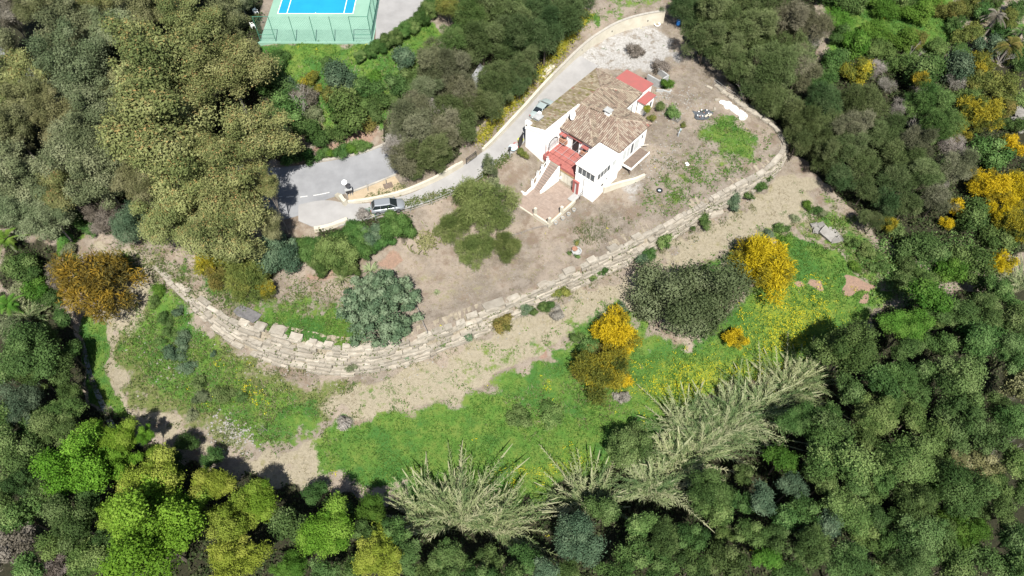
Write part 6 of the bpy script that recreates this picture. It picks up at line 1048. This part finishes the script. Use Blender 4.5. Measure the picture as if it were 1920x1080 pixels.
for i, (a, b, m) in enumerate([(-.6,.4,M_slabw),(-.15,.7,M_slabw),(.1,.2,M_terra),(.75,.0,M_slabw),(-.9,-.4,M_slabw),(-.6,-.7,M_terra),(.35,-.5,M_cream),(.9,-.35,M_cream),(.6,.7,M_slabw),(-.2,-.55,M_slabw),(.0,.5,LM['mid'])]):
    x, y = e.location.x+a, e.location.y+b; q = link('rubble_piece', RBLK[i % 6].copy(), None, (x, y, e.location.z+.34), (0,0,i), (.17,.13,.1)); q.data.materials.clear(); q.data.materials.append(m); q['label'] = ["white lump near the left top of the black tarpaulin","white lump on the upper edge of the black tarpaulin","orange brick bit in the middle of the black tarpaulin","white bit at the right of the tarpaulin","white bit at the left edge of the tarpaulin","brown bit at the lower left of the tarpaulin","long pale slab on the lower right edge of the tarpaulin","pale slab beside the longest slab on the tarpaulin","white scrap at the top right of the tarpaulin","white scrap low in the middle of the tarpaulin","green tuft of weed on the black tarpaulin"][i]; q['category'] = 'rubble'; q['group'] = 'rubble on the black tarpaulin'
    if i in (6,7): q.scale = (.6,.24,.16); q.rotation_euler = (0,0,.75)
for i, (px, py, s) in enumerate([(1356,191,.75),(1365,196,1.0),(1376,203,1.05),(1386,210,.9),(1393,217,1.05)]):
    x, y, z = at(px, py, .15); V_, F_, _ = foliage(1,1,1,2,.1,2,.1,.1); g = np.random.default_rng(60+i); P_ = lathe([(0,.42),(.3,.40),(.55,.30),(.72,.12),(.75,.0)], 14); V_ = np.array(P_[0])+g.normal(size=(len(P_[0]),3))*.035; mb = MB(); mb.add(V_, P_[1]); link('white_bag', mb.mesh('white_bag', mat('white_sacking', (.62,.62,.61), .7, var=.25, scale=4)), None, (x, y, zt(x, y)-.02), (0,0,i), (s*1.15,s*.85,s), label=["smallest white sack at the far end of the sack row","second white sack from the far end of the row","middle white sack of the row by the garden rim","fourth white sack of the row, smaller than its neighbours","nearest white sack at the lower end of the row"][i], category='sack', group='white sacks by the garden rim')
def rock(px, py, s, lab, i=0, rz=None, m=None, group=None, name='boulder', cat='boulder', up=.2, tilt=.1, h=0.):
    x, y, z = at(px, py, h); o = link(name, RBLK[i % 6], None, (x, y, zt(x, y)+s[2]*up), (R.uniform(-tilt,tilt), R.uniform(-tilt,tilt), R.uniform(0,3) if rz is None else rz), s, label=lab, category=cat)
    if group: o['group'] = group
    if m: o.material_slots[0].link = 'OBJECT'; o.material_slots[0].material = m
rock(1267,224,(1.2,1.0,.8),"large rounded grey rock in the garden right of the house",1); rock(1288,308,(.55,.45,.15),"small white slab lying on the garden, below the deck",2,m=M_slabw); rock(463,588,(3.4,1.5,.35),"flat dark-grey bedrock patch above the curve of the boulder wall",3,rz=-.5, m=mat('dark_bedrock', (.15,.145,.145), .95, c2=(.09,.088,.09), scale=2, bump=1., fine=5)); rock(1228,183,(.6,.5,.4),"pale rubble lump beside the pen wall",4)
for i, (px, py, s, rz, lab) in enumerate([(1526,423,(1.2,.8,.5),.2,"upper left slab of the rock heap"),(1538,424,(1.4,1.0,.6),.5,"top slab of the rock heap, pale and wide"),(1529,433,(1.2,.9,.5),1.2,"left slab of the rock heap"),(1540,434,(1.1,.7,.5),.3,"thin slab in the middle of the rock heap"),(1550,441,(2.5,1.7,1.0),-.8,"biggest tilted block in the rock heap"),(1562,434,(.9,.6,.4),.3,"small slab right of the biggest rock heap block"),(1568,440,(.9,.6,.4),.7,"small right-hand slab in the rock heap"),(1568,451,(2.2,.9,.6),.15,"long slab at the lower right of the rock heap"),(1572,446,(1.0,.6,.5),.9,"block on the right edge of the rock heap"),(1556,430,(.7,.5,.35),1.5,"smallest slab at the top of the rock heap")]): rock(px, py, tuple(v_*.8 for v_ in s), lab, i, rz, group='slabs of the rock heap', tilt=.3)
for i, (px, py, s, lab) in enumerate([(1905,180,(2.2,1.5,.8),"upper grey boulder at the right edge of the photo"),(1908,203,(2.2,1.9,1.0),"large pale boulder at the right edge of the photo"),(1888,208,(1.2,1.0,.8),"left small boulder of the right-edge group"),(1916,214,(1.2,1.4,.9),"boulder cut by the right edge, below the large pale one"),(1907,225,(2.0,1.1,.8),"lower pale boulder of the right-edge group"),(1893,230,(1.1,.9,.6),"lowest left boulder of the right-edge group"),(1915,236,(1.4,1.0,.6),"bottom boulder of the right-edge group"),(1897,192,(1.1,.8,.6),"narrow boulder in the upper part of the right-edge group")]): rock(px, py, s, lab, i, group='boulders at the right edge', up=.35, h=.8)
for i, (px, py, s, lab) in enumerate([(1340,205,(.6,.35,.25),"pale kerb stone lying by the sack row"),(1330,165,(.9,.4,.3),"pale stone at the garden rim above the sacks"),(1345,188,(.8,.4,.3),"second pale stone at the garden rim above the sacks"),(770,523,(.0,.0,.0),"")]):
    if s[0]: rock(px, py, s, lab, i, m=M_stone)
for px, py, s, lab in [(835,497,.0,"")]: pass
# terracotta slabs beside the cream wall
for i, (px, py) in enumerate([(1018,150),(1026,142),(1034,134)]): x, y, z = at(px, py, .3); mb = MB(); mb.box(-1.0,1.0,-.42,.42,-.5,.1); link('stone_step', mb.mesh('stone_step', M_cream), None, (x-.4, y+.4, zt(x, y)+.25*i), (0,0,TH), label=["lowest stone step by the cream wall above the driveway","middle stone step by the cream wall above the driveway","highest stone step by the cream wall above the driveway"][i], category='step', group='steps by the cream wall')
# motor scooter under the stairs
e = thing('scooter', 1047, 336, "white motor scooter parked between the stairs and the cream shutters", 'scooter', -.55); e.location.z = -2.49
for sx in (-.62,.62): mb = MB(); mb.tube((sx,-.06,.26),(sx,.06,.26),.26,.26,14); w = mb.build('wheel', M_rub, e); mb = MB(); mb.tube((sx,-.065,.26),(sx,.065,.26),.13,.13,10); mb.build('rim', M_pipe, w)
mb = MB(); mb.box(-.75,-.1,-.16,.16,.35,.68); mb.box(-.1,.35,-.17,.17,.26,.36); mb.box(.35,.5,-.2,.2,.3,.85); mb.build('body', M_slabw, e); mb = MB(); mb.box(-.72,.0,-.15,.15,.682,.8); mb.build('seat', M_rub, e); mb = MB(); mb.tube((.45,0,.85),(.38,0,1.05),.04); mb.tube((.38,-.33,1.05),(.38,.33,1.05),.025); mb.build('handlebar', M_metal, e)
e = thing('garden_tap', 1272, 254, "bluish-grey standpipe leaning in the garden below the black tarpaulin", 'tap'); mb = MB(); mb.tube((0,0,-.1),(.1,.1,1.2),.07,.06,7); mb.tube((.1,.1,1.2),(.1,-.25,1.15),.05,.04,6); mb.build('pipe', M_bl2, e); mb = MB(); mb.box(-.2,.0,-.3,-.1,0,.7); mb.build('box', M_pipe, e)
# fences and rails in the lower garden
def fence(name, lab, pts, h, m=M_wood, rails=(.45,.85), r=.05, cat='fence'):
    P = np.array([at(*p)[:3] for p in pts]); e = empty(name, tuple(P[0]), label=lab, category=cat); o = Vector(P[0])
    for p in P: mb = MB(); q = Vector((p[0], p[1], zt(p[0], p[1])))-o; mb.tube(q-Vector((0,0,.3)), q+Vector((0,0,h)), r, r*.9, 7); mb.build('post', m, e)
    for z in rails:
        for a, b in zip(P[:-1], P[1:]): mb = MB(); A = Vector((a[0],a[1],zt(a[0],a[1])+z*h))-o; B = Vector((b[0],b[1],zt(b[0],b[1])+z*h))-o; mb.tube(A, B, r*.7, r*.7, 6); mb.build('rail', m, e)
    return e
fence('rail_fence', "short grey rail fence above the domed succulent bush", [(717,513),(733,520),(744,533)], 1.0, M_twig, (.3,.65,.98))
fence('log_fence', "line of posts and a log rail down the garden right of the domed bush", [(757,533),(768,555),(780,575),(788,592),(795,612),(803,632)], .8, M_twig, (.9,), .06)
fence('wire_fence', "low post and wire fence across the garden below the patio corner", [(1027,427),(1000,432),(978,440),(955,447),(930,455)], .6, M_twig, (.6,.95), .03)
fence('wire_fence', "thin wire fence along the garden edge of the driveway", [(705,414),(735,406),(770,398),(810,385),(845,370),(880,352),(905,335)], 1.0, M_pipe, (.5,.97), .028)
fence('rail_fence', "green metal railings standing behind the silver car", [(688,402),(697,400),(705,408)], 1.1, M_fp, (.1,.3,.5,.7,.95), .035)
fence('wire_fence', "curved garden rim wire with thin posts by the eastern pines", [(1338,158),(1358,172),(1375,183),(1390,195)], .9, M_pipe, (.6,.95), .025)
fence('handrail', "bent dark handrail by the tower base and red framed door", [(1087,372),(1093,366),(1099,357)], .95, M_metal, (.5,.97), .03)
# stream in the gully on the left, tyres stacked by the patio wall
M_wat = mat('stream_water', (.09,.085,.06), .12, spec=.6, c2=(.05,.05,.035), scale=.8); strip("stream", [(150,640),(163,700),(180,745),(200,790),(215,830)], [(158,638),(172,698),(190,742),(211,785),(228,826)], 30, 4, M_wat, .08, kind='structure')
for i, (px, py) in enumerate([(1042,418),(1055,410),(1066,402),(1076,394)]): x, y, z = at(px, py, .2); e = empty('clump_pot', (x, y, zt(x, y)), label=["grey pot nearest the patio corner pillar","second grey pot along the patio wall","third grey pot along the patio wall","grey pot farthest from the patio corner pillar"][i], category='pot', group='pots along the patio wall'); mb = MB(); mb.add(*lathe([(0,.0),(.2,.0),(.28,.4),(.24,.42),(.18,.3),(.0,.3)], 12)); mb.build('pot_body', M_block, e); mb = MB(); mb.tube((0,0,.3),(0,0,.34),.18,.18,10); mb.build('soil', M_core, e)
# ------------------------------------------------------------------ labels that single every plant out
LAND = [("the tennis court",(590,40)),("the silver hatchback",(723,386)),("the tiled house",(1110,220)),("the domed succulent bush",(715,577)),("the rock heap",(1550,438)),("the largest cane fan",(870,960)),("the bare meadow tree",(501,800)),("the ochre mimosa",(185,535)),("the white sacks",(1375,205)),("the twin mimosa",(1140,670)),("the right-edge boulders",(1905,208)),("the widest lime tree",(285,1005)),("the cream wall",(1180,50)),("the road island",(690,360)),("the field oak",(1300,562)),("the round mimosa",(1430,498)),("the red earth patch",(1610,535)),("the stream",(190,740)),("the white dead tree",(1840,850))]
ORD = "first second third fourth fifth sixth seventh eighth ninth tenth eleventh twelfth thirteenth fourteenth fifteenth sixteenth seventeenth eighteenth nineteenth twentieth".split()
seen = set(); rest_ = {}
for e, px, py, rp, lab, col in ALLPLANTS:
    if not isinstance(lab, tuple): e['label'] = lab; seen.add(lab); continue
    _, look, place = lab; d0, n0, q0 = min((math.hypot(px-q[0], py-q[1]), n_, q) for n_, q in LAND); text = None
    if 22 < d0 < 80:
        dx, dy = px-q0[0], py-q0[1]; w_ = ("just right of" if dx > 0 else "just left of") if abs(dx) > abs(dy)*1.2 else ("just above" if dy < 0 else "just below"); text = f"{look} {w_} {n0}"
    if text and text not in seen: e['label'] = text; seen.add(text)
    else: rest_.setdefault((e.get('group'), place), []).append((e, px, py, look))
for (grp, place), items in rest_.items():
    items.sort(key=lambda q: q[2]); bands = []
    nrow = max(1, min(9, round((items[-1][2]-items[0][2])/62)+1)); per = math.ceil(len(items)/nrow)
    for i in range(0, len(items), per): bands.append(sorted(items[i:i+per], key=lambda q: q[1]))
    short = place.replace('in the ', 'the ').replace('on the ', 'the ').replace('at the ', 'the ').replace('by the ', 'the ')
    short = {'the upper left wood': 'the upper left wood', 'the slope below the tennis court': 'the court slope', 'the hedge beside the tennis court': 'the court hedge', 'the upper edge of the road': 'the road edge', 'the pine belt above the driveway': 'the driveway pine belt', 'the pines along the east rim': 'the east rim pines', 'among the eastern pines': 'the eastern pines', 'the bushes beside the silver car': 'the car-side bushes', 'the wood along the bottom edge': 'the bottom middle wood', 'above the left end of the boulder wall': 'the left wall-end bushes', 'on the bench below the pines': 'the bench bushes', 'on the left meadow': 'the left meadow', 'round the twin mimosa': 'the twin mimosa group'}.get(short, short)
    for bi, b_ in enumerate(bands):
        for k_, (e, px, py, look) in enumerate(b_):
            pos = (f"{ORD[k_]} from the left" if k_ else "leftmost") if k_ <= len(b_)/2 else (f"{ORD[len(b_)-1-k_]} from the right" if k_ < len(b_)-1 else "rightmost")
            row_ = "" if len(bands) == 1 else "top row of " if bi == 0 else "bottom row of " if bi == len(bands)-1 else f"{ORD[bi]} row of "
            if len(f"{look} {pos} {row_} {short}".split())+3 > 16: look = ' '.join(look.split()[:next(i for i, w_ in enumerate(look.split()) if w_ in ('tall','bushy','fresh','feathery','rounded','dense','mimosa','leafless'))])+(' bush' if 'bush' in look or 'shrub' in look else ' tree')
            e['label'] = f"{look}, {pos} in {'the ' if row_ else ''}{row_}{short}"
